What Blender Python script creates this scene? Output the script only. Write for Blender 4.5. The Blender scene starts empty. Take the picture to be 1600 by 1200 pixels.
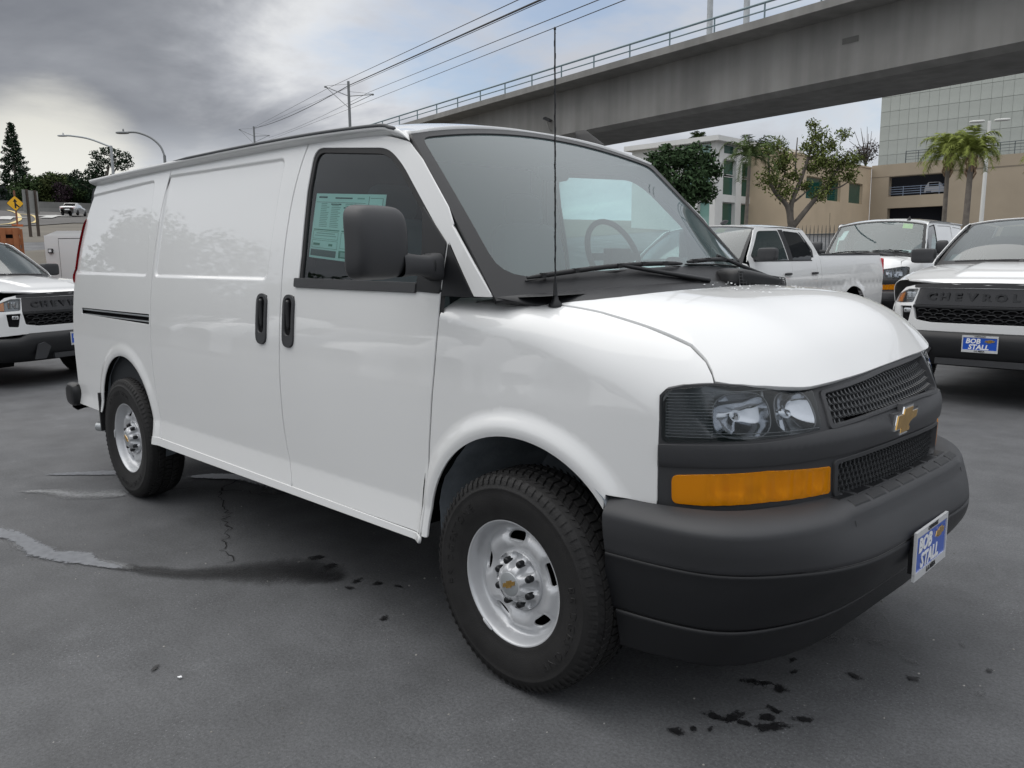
import bpy, math, random
import numpy as np
from mathutils import Vector, geometry as mgeo
SC = bpy.context.scene
# ---------------------------------------------------------------- camera
cam_d = bpy.data.cameras.new('camera'); CAM = bpy.data.objects.new('camera', cam_d)
SC.collection.objects.link(CAM); SC.camera = CAM
cam_d.sensor_width = 36; cam_d.sensor_fit = 'HORIZONTAL'; cam_d.lens = 1255.4/1600*36
cam_d.clip_start = .05; cam_d.clip_end = 3000
def aim(ob, loc, yaw, pitch, roll):
    cy, sy, cp, sp = math.cos(yaw), math.sin(yaw), math.cos(pitch), math.sin(pitch)
    f = Vector((cy*cp, sy*cp, sp)); r = Vector((sy, -cy, 0)); u = r.cross(f)
    r2 = r*math.cos(roll)+u*math.sin(roll); u2 = u*math.cos(roll)-r*math.sin(roll)
    from mathutils import Matrix
    m = Matrix((r2, u2, -f)).transposed().to_4x4(); m.translation = Vector(loc); ob.matrix_world = m
aim(CAM, (1.85009, -2.84087, 1.48959), 2.345763, -.153207, -.0099876)
# ---------------------------------------------------------------- sky
SUN_EL, SUN_AZ = math.radians(60), math.radians(195)      # azimuth counted from +X towards +Y
world = bpy.data.worlds.new('World'); SC.world = world; world.use_nodes = True
wt = world.node_tree; wn = wt.nodes; wn.clear()
def wnode(t, **k):
    n = wn.new(t)
    for a, v in k.items(): setattr(n, a, v)
    return n
def wmath(op, a, b=None, c=None, clamp=False):
    n = wnode('ShaderNodeMath', operation=op, use_clamp=clamp)
    for i, v in enumerate((a, b, c)):
        if v is None: continue
        if hasattr(v, 'is_output'): wt.links.new(v, n.inputs[i])
        else: n.inputs[i].default_value = v
    return n.outputs[0]
def wstep(v, lo, hi):
    n = wnode('ShaderNodeMapRange', interpolation_type='SMOOTHSTEP')
    wt.links.new(v, n.inputs[0]); n.inputs[1].default_value = lo; n.inputs[2].default_value = hi
    return n.outputs[0]
def wmix(f, a, b):
    n = wnode('ShaderNodeMix', data_type='RGBA')
    for i, v in ((0, f), (6, a), (7, b)):
        if hasattr(v, 'is_output'): wt.links.new(v, n.inputs[i])
        else: n.inputs[i].default_value = v if i == 0 else (*v, 1)
    return n.outputs[2]
wtc = wnode('ShaderNodeTexCoord'); DIR = wtc.outputs['Generated']
wsep = wnode('ShaderNodeSeparateXYZ'); wt.links.new(DIR, wsep.inputs[0]); WZ = wsep.outputs[2]
wden = wmath('ADD', wmath('MAXIMUM', WZ, 0.0), .22)
wcmb = wnode('ShaderNodeCombineXYZ')
wt.links.new(wmath('DIVIDE', wsep.outputs[0], wden), wcmb.inputs[0]); wt.links.new(wmath('DIVIDE', wsep.outputs[1], wden), wcmb.inputs[1])
def wnoise(scale, det, rough=.55, off=0, dist=0):
    m = wnode('ShaderNodeMapping'); wt.links.new(wcmb.outputs[0], m.inputs[0]); m.inputs['Location'].default_value = (off, off*.7, off*.3)
    n = wnode('ShaderNodeTexNoise'); wt.links.new(m.outputs[0], n.inputs['Vector'])
    n.inputs['Scale'].default_value = scale; n.inputs['Detail'].default_value = det; n.inputs['Roughness'].default_value = rough
    n.inputs['Distortion'].default_value = dist
    return n.outputs[0]
def wdot(d):
    n = wnode('ShaderNodeVectorMath', operation='DOT_PRODUCT'); wt.links.new(DIR, n.inputs[0])
    l = math.sqrt(sum(c*c for c in d)); n.inputs[1].default_value = tuple(c/l for c in d); return n.outputs['Value']
n1 = wnoise(.55, 7, .52, 3.1, .3); n2 = wnoise(1.5, 6, .6, 11.7, .4); n3 = wnoise(.35, 5, .5, 7.7)
puff = wmath('ADD', wmath('MULTIPLY', n1, .62), wmath('MULTIPLY', n2, .38))
# a heavy grey bank over the street, thin bright cloud towards the bridge, a few blue gaps
bank = wstep(wmath('ADD', wdot((-.90, .36, .27)), wmath('MULTIPLY', wmath('SUBTRACT', puff, .5), .30)), .80, .93)
bank = wmath('MULTIPLY', bank, wstep(wmath('ADD', WZ, wmath('MULTIPLY', wmath('SUBTRACT', n2, .5), .10)), .085, .165))
lift = wstep(WZ, .18, .85)
cloud = wmix(wstep(puff, .36, .64), (.36, .385, .43), (.68, .71, .75))
cloud = wmix(lift, cloud, (1.12, 1.14, 1.18))
cloud = wmix(wmath('MULTIPLY', bank, .94), cloud, wmix(wstep(wmath('ADD', wmath('MULTIPLY', puff, .8), wmath('MULTIPLY', wnoise(2.4, 4, .5, 5.2, .2), .2)), .38, .62), (.150, .160, .185), (.285, .298, .325)))
glow = wstep(wmath('ADD', wdot((-.953, .288, .100)), wmath('MULTIPLY', wmath('SUBTRACT', n2, .5), .006)), .9945, .9995)
cloud = wmix(wmath('MULTIPLY', glow, .75), cloud, (.80, .785, .71))
white = wstep(wmath('ADD', wdot((-.70, .68, .20)), wmath('MULTIPLY', wmath('SUBTRACT', puff, .5), .25)), .93, 1.0)
cloud = wmix(wmath('MULTIPLY', white, .75), cloud, wmix(wstep(n2, .38, .62), (.58, .60, .65), (.84, .85, .86)))
gap = wstep(wmath('ADD', wdot((-.585, .765, .27)), wmath('MULTIPLY', wmath('SUBTRACT', puff, .5), .55)), .965, 1.03)
sky = wnode('ShaderNodeTexSky', sky_type='NISHITA'); sky.sun_disc = False
sky.sun_elevation = SUN_EL; sky.sun_rotation = math.radians(90)-SUN_AZ; sky.air_density = 1.0; sky.dust_density = .6
ten = wnode('ShaderNodeVectorMath', operation='SCALE'); wt.links.new(cloud, ten.inputs[0]); ten.inputs['Scale'].default_value = 10
veil = wmix(wmath('MULTIPLY', gap, .75), ten.outputs[0], sky.outputs[0])
bg = wnode('ShaderNodeBackground'); bg.inputs[1].default_value = .1; wt.links.new(veil, bg.inputs[0])
wo = wnode('ShaderNodeOutputWorld'); wt.links.new(bg.outputs[0], wo.inputs[0])
sun_d = bpy.data.lights.new('sun', 'SUN'); sun_d.energy = 1.25; sun_d.angle = math.radians(75); sun_d.color = (1, .96, .90)
SUN = bpy.data.objects.new('sun', sun_d); SC.collection.objects.link(SUN)
SUN.rotation_euler = Vector((-math.cos(SUN_EL)*math.cos(SUN_AZ), -math.cos(SUN_EL)*math.sin(SUN_AZ), -math.sin(SUN_EL))).to_track_quat('-Z', 'Y').to_euler()
SC.view_settings.view_transform = 'Standard'; SC.view_settings.look = 'None'; SC.view_settings.gamma = 1
SC.view_settings.use_curve_mapping = False; SC.view_settings.exposure = 0.20
SC.cycles.max_bounces = 8; SC.cycles.transparent_max_bounces = 24; SC.cycles.glossy_bounces = 4
# ---------------------------------------------------------------- smooth tables
class Spl:
    """natural cubic spline through a short table, straight beyond its ends"""
    def __init__(s, pts):
        s.x = np.array([p[0] for p in pts], float); s.y = np.array([p[1] for p in pts], float)
        n = len(s.x); h = np.diff(s.x); A = np.eye(n); b = np.zeros(n)
        for i in range(1, n-1):
            A[i, i-1] = h[i-1]; A[i, i] = 2*(h[i-1]+h[i]); A[i, i+1] = h[i]
            b[i] = 6*((s.y[i+1]-s.y[i])/h[i]-(s.y[i]-s.y[i-1])/h[i-1])
        s.m = np.linalg.solve(A, b)
    def __call__(s, v):
        v = np.asarray(v, float); u = np.clip(v, s.x[0], s.x[-1])
        i = np.clip(np.searchsorted(s.x, u, side='right')-1, 0, len(s.x)-2)
        h = s.x[i+1]-s.x[i]; a = (s.x[i+1]-u)/h; b = (u-s.x[i])/h
        r = a*s.y[i]+b*s.y[i+1]+((a**3-a)*s.m[i]+(b**3-b)*s.m[i+1])*h*h/6
        h0 = s.x[1]-s.x[0]; g0 = (s.y[1]-s.y[0])/h0-h0*(2*s.m[0]+s.m[1])/6
        h1 = s.x[-1]-s.x[-2]; g1 = (s.y[-1]-s.y[-2])/h1+h1*(s.m[-2]+2*s.m[-1])/6
        return r+np.minimum(v-s.x[0], 0)*g0+np.maximum(v-s.x[-1], 0)*g1
def sst(t):
    t = np.clip(t, 0, 1); return t*t*(3-2*t)
def smax(a, b, k):
    h = np.clip(.5+.5*(a-b)/k, 0, 1); return b+(a-b)*h+k*h*(1-h)
# ---------------------------------------------------------------- the van's skin
WB = 3.429
_prof = Spl([(.40, .953), (.6, .958), (.8, .961), (1.05, .959), (1.25, .946), (1.45, .920), (1.7, .875), (1.95, .820), (2.06, .792)])
BLANKS = []          # pressed window blanks: lists of corners in (x, z)
def convex_sd(x, z, poly, k=.035):
    d = None
    cx = sum(p[0] for p in poly)/len(poly); cz = sum(p[1] for p in poly)/len(poly)
    for i in range(len(poly)):
        (x0, z0), (x1, z1) = poly[i], poly[(i+1) % len(poly)]
        nx, nz = z1-z0, x0-x1; l = math.hypot(nx, nz); nx /= l; nz /= l
        if (cx-x0)*nx+(cz-z0)*nz > 0: nx, nz = -nx, -nz
        e = (x-x0)*nx+(z-z0)*nz
        d = e if d is None else smax(d, e, k)
    return d
ARCHES = ((0, .49, .412, .024), (-WB, .475, .44, .012))
def arch_r(x, z, cx, cz):
    return np.hypot(x-cx, np.maximum(z-cz, 0)+np.minimum(z-cz, 0)*.25)
def S(x, z):
    """half width of the body side at station x, height z"""
    x = np.asarray(x, float); z = np.asarray(z, float)
    y = _prof(z)+.0025*sst((1.09-z)/.09)
    y = y+np.minimum(.20*smax(0, .572-z, .010), .03)-.9*np.maximum(.445-z, 0)**2
    t = np.maximum(x+.32, 0); y = y-.128*(t/.85)**2.0*(1-.30*sst((z-1.1)/.5))
    t = np.maximum(-2.5-x, 0); y = y-.030*(t/1.9)**2
    for cx, cz, R, h in ARCHES:
        r = arch_r(x, z, cx, cz)-R
        y = y+np.where((r > -.2) & (z < 1.2), sst((.092-r)/.066)*h-.006*sst((.02-r)/.03), 0)
    for b in BLANKS:
        y = y-.009*sst((.007-convex_sd(x, z, b))/.016)
    return y
def nose_dx(y): return .043*smax(0, np.asarray(y, float)+.5, .1)
def nose_dz(y): return .062*smax(0, np.asarray(y, float)+.2, .1)
def top_z(x, y):
    """height of hood and fender tops"""
    x = np.asarray(x, float); a = np.abs(np.asarray(y, float))
    dz = nose_dz(y)*sst((x-.15)/.5); x = x-nose_dx(y)*sst((x-.2)/.5)
    xe = x+.098*(a/.75)**4*sst((x-.1)/.5)
    return dz+_hood(xe)-(.05+.045*sst(x/.5))*(a/.75)**4
_hood = Spl([(-.45, 1.435), (-.2, 1.42), (.05, 1.40), (.3, 1.37), (.5, 1.328), (.65, 1.262), (.75, 1.19), (.82, 1.112)])
def front_f(x, y, z, k=.10):
    a = np.abs(y); d1 = S(x, z)-a; d2 = (top_z(x, y)-z)
    return -smax(-d1, -d2, .02+.08*sst((np.asarray(x, float)+.50)/.9))
def front_pt(x, phi, oy=.45, oz=.80):
    """fender skin: ray from (oy, oz) at angle phi (0 = straight out, 90 = straight up)"""
    x, phi = np.broadcast_arrays(np.asarray(x, float), np.asarray(phi, float))
    lo = np.full(x.shape, .02); hi = np.full(x.shape, 1.2)
    for _ in range(34):
        m = (lo+hi)/2; f = front_f(x, -oy-m*np.cos(phi), oz+m*np.sin(phi))
        lo = np.where(f > 0, m, lo); hi = np.where(f > 0, hi, m)
    return x, oy+lo*np.cos(phi), oz+lo*np.sin(phi)
def hood_z(x, y):
    lo = np.full(np.shape(x), .8); hi = np.full(np.shape(x), 1.6)
    for _ in range(34):
        m = (lo+hi)/2; f = front_f(x, y, m)
        lo = np.where(f > 0, m, lo); hi = np.where(f > 0, hi, m)
    return lo

_pl = np.array([(-.1, .905), (0, .905), (.2, .900), (.40, .872), (.55, .828), (.66, .768), (.74, .690), (.795, .605), (.832, .535), (.85, .47)])
_ps = np.r_[0, np.cumsum(np.hypot(*np.diff(_pl, axis=0).T))]; _ps -= _ps[1]
_py = Spl(list(zip(_ps, _pl[:, 0]))); _px = Spl(list(zip(_ps, _pl[:, 1]))); FS = float(_ps[-2])
def plan(s):
    """bonnet-nose plan curve: s along the front from the centre; returns x, y, nx, ny"""
    s = np.asarray(s, float); a = np.abs(s); e = 1e-3
    x, y = _px(a), _py(a); dx, dy = _px(a+e)-_px(a-e), _py(a+e)-_py(a-e); l = np.hypot(dx, dy)
    return x, y*np.sign(s+1e-12), dy/l, -dx/l*np.sign(s+1e-12)
def fas(s, z, d=0):
    x, y, nx, ny = plan(s); t = np.clip(1-np.abs(s)/FS, 0, 1)
    d = d-.085*(np.maximum(z-.93, 0)/.17)**1.4*np.minimum(t*2.2, 1)-.03*np.maximum(.93-z, 0)
    return x+nx*d+nose_dx(y), y+ny*d, z+nose_dz(y)*sst((z-.90)/.2)
# ---------------------------------------------------------------- helpers
COL = SC.collection
random.seed(4); RNG = np.random.default_rng(7)
def srgb(r, g, b):
    f = lambda c: (c/12.92 if c <= .04045 else ((c+.055)/1.055)**2.4)
    return tuple(f(c/255) for c in (r, g, b))
MATS = {}
def mat(name, col, rough=.5, metal=0, coat=0, coat_rough=.03, spec=.5, noise=None, bump=None, trans=0, ior=1.45, emit=None, island=0):
    """noise = (scale, amount[, detail]) varies the colour; bump = (scale, strength); island = per-piece variation"""
    m = bpy.data.materials.new(name); m.use_nodes = True; nt = m.node_tree; b = nt.nodes['Principled BSDF']
    b.inputs['Base Color'].default_value = (*col, 1); b.inputs['Roughness'].default_value = rough; b.inputs['Metallic'].default_value = metal
    b.inputs['Coat Weight'].default_value = coat; b.inputs['Coat Roughness'].default_value = coat_rough
    b.inputs['Specular IOR Level'].default_value = spec; b.inputs['Transmission Weight'].default_value = trans; b.inputs['IOR'].default_value = ior
    tc = nt.nodes.new('ShaderNodeTexCoord')
    fac = None
    if noise:
        n = nt.nodes.new('ShaderNodeTexNoise'); nt.links.new(tc.outputs['Object'], n.inputs['Vector'])
        n.inputs['Scale'].default_value = noise[0]; n.inputs['Detail'].default_value = noise[2] if len(noise) > 2 else 6
        r = nt.nodes.new('ShaderNodeMapRange'); nt.links.new(n.outputs[0], r.inputs[0])
        r.inputs[1].default_value = .3; r.inputs[2].default_value = .7; r.inputs[3].default_value = 1-noise[1]; r.inputs[4].default_value = 1+noise[1]
        fac = r.outputs[0]
    if island:
        g = nt.nodes.new('ShaderNodeNewGeometry'); r = nt.nodes.new('ShaderNodeMapRange'); nt.links.new(g.outputs['Random Per Island'], r.inputs[0])
        r.inputs[3].default_value = 1-island; r.inputs[4].default_value = 1+island
        if fac:
            k = nt.nodes.new('ShaderNodeMath'); k.operation = 'MULTIPLY'; nt.links.new(fac, k.inputs[0]); nt.links.new(r.outputs[0], k.inputs[1]); fac = k.outputs[0]
        else: fac = r.outputs[0]
    if fac:
        v = nt.nodes.new('ShaderNodeVectorMath'); v.operation = 'SCALE'; v.inputs[0].default_value = col; nt.links.new(fac, v.inputs['Scale'])
        nt.links.new(v.outputs[0], b.inputs['Base Color'])
    if bump:
        n = nt.nodes.new('ShaderNodeTexNoise'); nt.links.new(tc.outputs['Object'], n.inputs['Vector']); n.inputs['Scale'].default_value = bump[0]; n.inputs['Detail'].default_value = 5
        p = nt.nodes.new('ShaderNodeBump'); p.inputs['Strength'].default_value = bump[1]; p.inputs['Distance'].default_value = .01
        nt.links.new(n.outputs[0], p.inputs['Height']); nt.links.new(p.outputs[0], b.inputs['Normal'])
    if emit: b.inputs['Emission Color'].default_value = (*emit[0], 1); b.inputs['Emission Strength'].default_value = emit[1]
    MATS[name] = m
    return m
def glass(name, tint, rough=0, ior=1.5, film_mix=0, film=(.46, .64, .66)):
    """clear pane: Fresnel reflection over tinted see-through"""
    m = bpy.data.materials.new(name); m.use_nodes = True; nt = m.node_tree; nt.nodes.clear()
    o = nt.nodes.new('ShaderNodeOutputMaterial'); t = nt.nodes.new('ShaderNodeBsdfTransparent'); t.inputs[0].default_value = (*tint, 1)
    g = nt.nodes.new('ShaderNodeBsdfGlossy'); g.inputs['Roughness'].default_value = rough; g.inputs[0].default_value = (1, 1, 1, 1)
    f = nt.nodes.new('ShaderNodeFresnel'); f.inputs[0].default_value = ior; x = nt.nodes.new('ShaderNodeMixShader')
    nt.links.new(f.outputs[0], x.inputs[0]); nt.links.new(t.outputs[0], x.inputs[1]); nt.links.new(g.outputs[0], x.inputs[2])
    out = x.outputs[0]
    if film_mix:
        d = nt.nodes.new('ShaderNodeBsdfDiffuse'); d.inputs[0].default_value = (*film, 1); y = nt.nodes.new('ShaderNodeMixShader'); y.inputs[0].default_value = film_mix
        nt.links.new(out, y.inputs[1]); nt.links.new(d.outputs[0], y.inputs[2]); out = y.outputs[0]
    nt.links.new(out, o.inputs[0]); MATS[name] = m
    return m
def tag(o, label=None, cat=None, group=None, kind=None):
    for k, v in (('label', label), ('category', cat), ('group', group), ('kind', kind)):
        if v: o[k] = v
    return o
def thing(name, label, cat, loc=(0, 0, 0), rz=0, group=None):
    o = bpy.data.objects.new(name, None); COL.objects.link(o); o.location = loc; o.rotation_euler = (0, 0, rz); o.empty_display_size = .2
    return tag(o, label, cat, group)
def sub(name, parent, loc=(0, 0, 0), rot=(0, 0, 0)):
    o = bpy.data.objects.new(name, None); COL.objects.link(o); o.parent = parent; o.location = loc; o.rotation_euler = rot; return o
def link(name, me, parent=None, loc=None, rot=None):
    o = bpy.data.objects.new(name, me); COL.objects.link(o); o.parent = parent
    if loc: o.location = loc
    if rot: o.rotation_euler = rot
    return o
def copy_tree(o, parent=None):
    c = o.copy(); COL.objects.link(c)
    if parent: c.parent = parent
    for ch in list(o.children): copy_tree(ch, c)
    return c
class MB:
    """collects shapes, then becomes one mesh"""
    def __init__(s): s.v = []; s.f = []; s.m = []; s.sm = []; s.cur = 0; s.smooth = False
    def add(s, v, f, smooth=None):
        n = len(s.v); s.v += [tuple(map(float, p)) for p in v]; s.f += [tuple(i+n for i in q) for q in f]
        s.m += [s.cur]*len(f); s.sm += [s.smooth if smooth is None else smooth]*len(f); return s
    def box(s, c, d, rz=0, taper=1):
        x, y, z = (k/2 for k in d); ca, sa = math.cos(rz), math.sin(rz); v = []
        for k, zz in ((1, -z), (taper, z)):
            for a, b in ((-x, -y), (x, -y), (x, y), (-x, y)):
                a *= k; b *= k; v.append((c[0]+a*ca-b*sa, c[1]+a*sa+b*ca, c[2]+zz))
        return s.add(v, [(3, 2, 1, 0), (4, 5, 6, 7), (0, 1, 5, 4), (1, 2, 6, 5), (2, 3, 7, 6), (3, 0, 4, 7)], False)
    def tube(s, path, r, n=8, caps=True):
        P = [Vector(p) for p in path]; R = r if isinstance(r, (list, tuple)) else [r]*len(P); v = []; f = []
        t0 = (P[1]-P[0]).normalized(); a = Vector((0, 0, 1)) if abs(t0.z) < .9 else Vector((1, 0, 0)); a = (a-t0*a.dot(t0)).normalized()
        for i, p in enumerate(P):
            t = ((P[min(i+1, len(P)-1)]-P[max(i-1, 0)])).normalized(); a = (a-t*a.dot(t)).normalized(); b = t.cross(a)
            for k in range(n):
                g = 2*math.pi*k/n; v.append(p+(a*math.cos(g)+b*math.sin(g))*R[i])
        for i in range(len(P)-1):
            for k in range(n): f.append((i*n+k, i*n+(k+1) % n, (i+1)*n+(k+1) % n, (i+1)*n+k))
        s.add(v, f, True)
        if caps: s.add(v[:n], [tuple(range(n))[::-1]], False); s.add(v[-n:], [tuple(range(n))], False)
        return s
    def lathe(s, prof, n=32, axis='y', c=(0, 0, 0), closed=False, smooth=True):
        v = []; f = []; m = len(prof)
        for k in range(n):
            g = 2*math.pi*k/n; ca, sa = math.cos(g), math.sin(g)
            for r, a in prof:
                v.append({'y': (c[0]+r*ca, c[1]+a, c[2]+r*sa), 'z': (c[0]+r*ca, c[1]+r*sa, c[2]+a), 'x': (c[0]+a, c[1]+r*ca, c[2]+r*sa)}[axis])
        for k in range(n):
            for i in range(m if closed else m-1): f.append((k*m+i, k*m+(i+1) % m, ((k+1) % n)*m+(i+1) % m, ((k+1) % n)*m+i))
        return s.add(v, f, smooth)
    def prism(s, poly, a0, a1, axis='y'):
        """polygon in the two other axes, extruded along axis"""
        n = len(poly); v = []
        for a in (a0, a1):
            for p, q in poly: v.append({'y': (p, a, q), 'x': (a, p, q), 'z': (p, q, a)}[axis])
        return s.add(v, [tuple(range(n)), tuple(range(2*n-1, n-1, -1))]+[(i, i+n, (i+1) % n+n, (i+1) % n) for i in range(n)], False)
    def grid(s, rows, smooth=True, close=False):
        n = len(rows[0]); v = [p for r in rows for p in r]; f = []
        for i in range(len(rows)-1):
            for k in range(n if close else n-1): f.append((i*n+k, i*n+(k+1) % n, (i+1)*n+(k+1) % n, (i+1)*n+k))
        return s.add(v, f, smooth)
    def sbox(s, c, d, e=4, n=10, rz=0, fn=None):
        """rounded box (superellipsoid-like cube sphere)"""
        ca, sa = math.cos(rz), math.sin(rz)
        for ax in range(3):
            for sg in (-1, 1):
                rows = []
                for i in range(n+1):
                    row = []
                    for k in range(n+1):
                        u = math.tan((i/n*2-1)*.785398); w = math.tan((k/n*2-1)*.785398)
                        q = [0, 0, 0]; q[ax] = sg; q[(ax+1) % 3] = u*sg; q[(ax+2) % 3] = w
                        l = sum(abs(t)**e for t in q)**(1/e); q = [t/l for t in q]
                        x, y, z = (q[j]*d[j]/2 for j in range(3))
                        if fn: x, y, z = fn(x, y, z)
                        row.append((c[0]+x*ca-y*sa, c[1]+x*sa+y*ca, c[2]+z))
                    rows.append(row)
                s.grid(rows)
        return s
    def mesh(s, name, mats):
        me = bpy.data.meshes.new(name); me.from_pydata(s.v, [], s.f)
        for m in (mats if isinstance(mats, (list, tuple)) else [mats]): me.materials.append(m)
        me.polygons.foreach_set('use_smooth', s.sm); me.polygons.foreach_set('material_index', s.m); me.update(); return me
    def build(s, name, mats, parent=None, loc=None, rot=None, fix=False):
        me = s.mesh(name, mats)
        if fix:
            import bmesh
            b = bmesh.new(); b.from_mesh(me); bmesh.ops.remove_doubles(b, verts=b.verts, dist=1e-5); bmesh.ops.recalc_face_normals(b, faces=b.faces); b.to_mesh(me); b.free()
        return link(name, me, parent, loc, rot)
def rc(poly, r, n=5):
    """round the corners of a polygon; r is one radius or one per corner"""
    out = []; N = len(poly)
    for i in range(N):
        p0, p, p1 = (np.array(poly[(i+k) % N], float) for k in (-1, 0, 1)); R = r[i] if isinstance(r, (list, tuple)) else r
        if R <= 0: out.append(tuple(p)); continue
        a = p0-p; b = p1-p; la, lb = np.hypot(*a), np.hypot(*b); R = min(R, la*.48, lb*.48); A = p+a/la*R; B = p+b/lb*R
        for k in range(n+1):
            t = k/n; out.append(tuple((1-t)**2*A+2*t*(1-t)*p+t*t*B))
    return out
def curve(pts, n=6):
    """Catmull-Rom through open points"""
    P = [np.array(p, float) for p in pts]; P = [2*P[0]-P[1]]+P+[2*P[-1]-P[-2]]; out = []
    for i in range(1, len(P)-2):
        for k in range(n):
            t = k/n; a, b, c, d = P[i-1:i+3]
            out.append(tuple(.5*((2*b)+(c-a)*t+(2*a-5*b+4*c-d)*t*t+(3*b-a-3*c+d)*t**3)))
    out.append(tuple(P[-2])); return out
def resample(poly, h):
    out = []; N = len(poly)
    for i in range(N):
        a = np.array(poly[i], float); b = np.array(poly[(i+1) % N], float); l = np.hypot(*(b-a))
        if l < 1e-5: continue
        k = max(1, int(math.ceil(l/h)))
        for j in range(k): out.append(a+(b-a)*j/k)
    return np.array(out)
def inside(P, poly):
    x, y = P[:, 0], P[:, 1]; r = np.zeros(len(P), bool); a = poly; b = np.roll(poly, -1, 0)
    for (x0, y0), (x1, y1) in zip(a, b):
        c = ((y0 > y) != (y1 > y)); r ^= c & (x < (x1-x0)*(y-y0)/(y1-y0+1e-30)+x0)
    return r
def bdist(P, poly):
    d = np.full(len(P), 1e9); a = poly; b = np.roll(poly, -1, 0)
    for p, q in zip(a, b):
        e = q-p; l = e@e
        if l < 1e-14: continue
        t = np.clip(((P-p)@e)/l, 0, 1); d = np.minimum(d, np.hypot(*(P-p-t[:, None]*e).T))
    return d
def panel(name, outline, F, m, parent=None, holes=(), h=.045, hb=.02, extra=None, thick=.012, ref=(0, -1, 0), mirror=False, mfix=None, lift=0, eps=1e-3, mname=None):
    """sheet metal: outline in the (u, v) of F -> triangulated, laid on the surface, with returned edges and exact normals"""
    loops = [resample(outline, hb)]+[resample(q, hb) for q in holes]
    lo, hi = loops[0].min(0), loops[0].max(0)
    gx = np.arange(lo[0]+h/2, hi[0], h); gy = np.arange(lo[1]+h/2, hi[1], h); G = np.array([(x, y+(h/2 if i % 2 else 0)) for i, x in enumerate(gx) for y in gy]).reshape(-1, 2)
    def ok(P, dmin):
        if not len(P): return P
        k = inside(P, loops[0])
        for q in loops[1:]: k &= ~inside(P, q)
        for q in loops: k &= bdist(P, q) > dmin
        return P[k]
    pts = [ok(G, hb*.6)]
    if extra is not None and len(extra): pts.append(ok(np.array(extra), .003))
    V2 = []; E = []
    for L in loops:
        n = len(V2); V2 += [tuple(p) for p in L]; E += [(n+i, n+(i+1) % len(L)) for i in range(len(L))]
    nb = len(V2); V2 += [tuple(p) for q in pts for p in q]
    R = mgeo.delaunay_2d_cdt([Vector(p) for p in V2], E, [], 2, 1e-6)
    co = np.array([tuple(p) for p in R[0]]); tris = [tuple(t) for t in R[2]]
    cen = np.array([co[list(t)].mean(0) for t in tris]); kp = inside(cen, loops[0])
    for q in loops[1:]: kp &= ~inside(cen, q)
    tris = [t for t, k in zip(tris, kp) if k]
    def ev(c): return np.stack([np.broadcast_to(np.asarray(q, float), c.shape[:1]) for q in F(c[:, 0], c[:, 1])], 1)
    def nrm(c):
        du = ev(c+[eps, 0])-ev(c-[eps, 0]); dv = ev(c+[0, eps])-ev(c-[0, eps]); n = np.cross(du, dv); n /= np.linalg.norm(n, axis=1)[:, None]+1e-12
        return n*(1 if (n@np.array(ref)).mean() > 0 else -1)
    P = ev(co); N = nrm(co); P = P+N*lift; faces = []
    for a, b, c in tris:
        g = np.cross(P[b]-P[a], P[c]-P[a]); faces.append((a, b, c) if g@(N[a]+N[b]+N[c]) > 0 else (a, c, b))
    verts = [tuple(p) for p in P]; norms = [tuple(p) for p in N]
    for L in loops if thick else []:
        n = len(L); Q = ev(L); M = nrm(L); Q = Q+M*lift; T = np.roll(Q, -1, 0)-np.roll(Q, 1, 0); side = np.cross(T, M); side /= np.linalg.norm(side, axis=1)[:, None]+1e-12
        area = (L[:, 0]*np.roll(L[:, 1], -1)-np.roll(L[:, 0], -1)*L[:, 1]).sum()
        du = ev(L[:1]+[eps, 0])-ev(L[:1]); dv = ev(L[:1]+[0, eps])-ev(L[:1]); hand = np.cross(du, dv)[0]@M[0]
        sg = 1 if area*hand > 0 else -1
        if L is not loops[0]: sg = -sg
        side *= sg; base = len(verts); r = .0022
        rings = ((0, 0, M*.8+side*.6), (r*.5, r, M*.45+side*.9), (r*.5, thick, side))
        for o_, d_, nn in rings:
            verts += [tuple(p) for p in Q+side*o_-M*d_]; nn = nn/np.linalg.norm(nn, axis=1)[:, None]; norms += [tuple(p) for p in nn]
        for j in range(2):
            for i in range(n):
                a, b, c, d = base+j*n+i, base+j*n+(i+1) % n, base+(j+1)*n+(i+1) % n, base+(j+1)*n+i
                g = np.cross(np.subtract(verts[b], verts[a]), np.subtract(verts[c], verts[a])); faces.append((a, b, c, d) if g@np.array(side[i]) > 0 else (a, d, c, b))
    def mk(vs, fs, ns):
        me = bpy.data.meshes.new(mname or name); me.from_pydata(vs, [], fs); me.materials.append(m)
        me.polygons.foreach_set('use_smooth', [True]*len(fs)); me.update(); me.normals_split_custom_set_from_vertices(ns); return me
    o = link(name, mk(verts, faces, norms), parent)
    if mirror:
        link(mirror if isinstance(mirror, str) else name, mk([(mfix or (lambda *p: p))(x, -y, z) for x, y, z in verts], [f[::-1] for f in faces], [(x, -y, z) for x, y, z in norms]), parent)
    return o
def mirror_obj(o, name=None, parent=None):
    me = o.data; vs = [(v.co.x, -v.co.y, v.co.z) for v in me.vertices]; fs = [tuple(p.vertices)[::-1] for p in me.polygons]
    m2 = bpy.data.meshes.new(me.name); m2.from_pydata(vs, [], fs)
    for q in me.materials: m2.materials.append(q)
    m2.polygons.foreach_set('use_smooth', [p.use_smooth for p in me.polygons]); m2.polygons.foreach_set('material_index', [p.material_index for p in me.polygons]); m2.update()
    return link(name or o.name.split('.')[0], m2, parent or o.parent)
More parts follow.
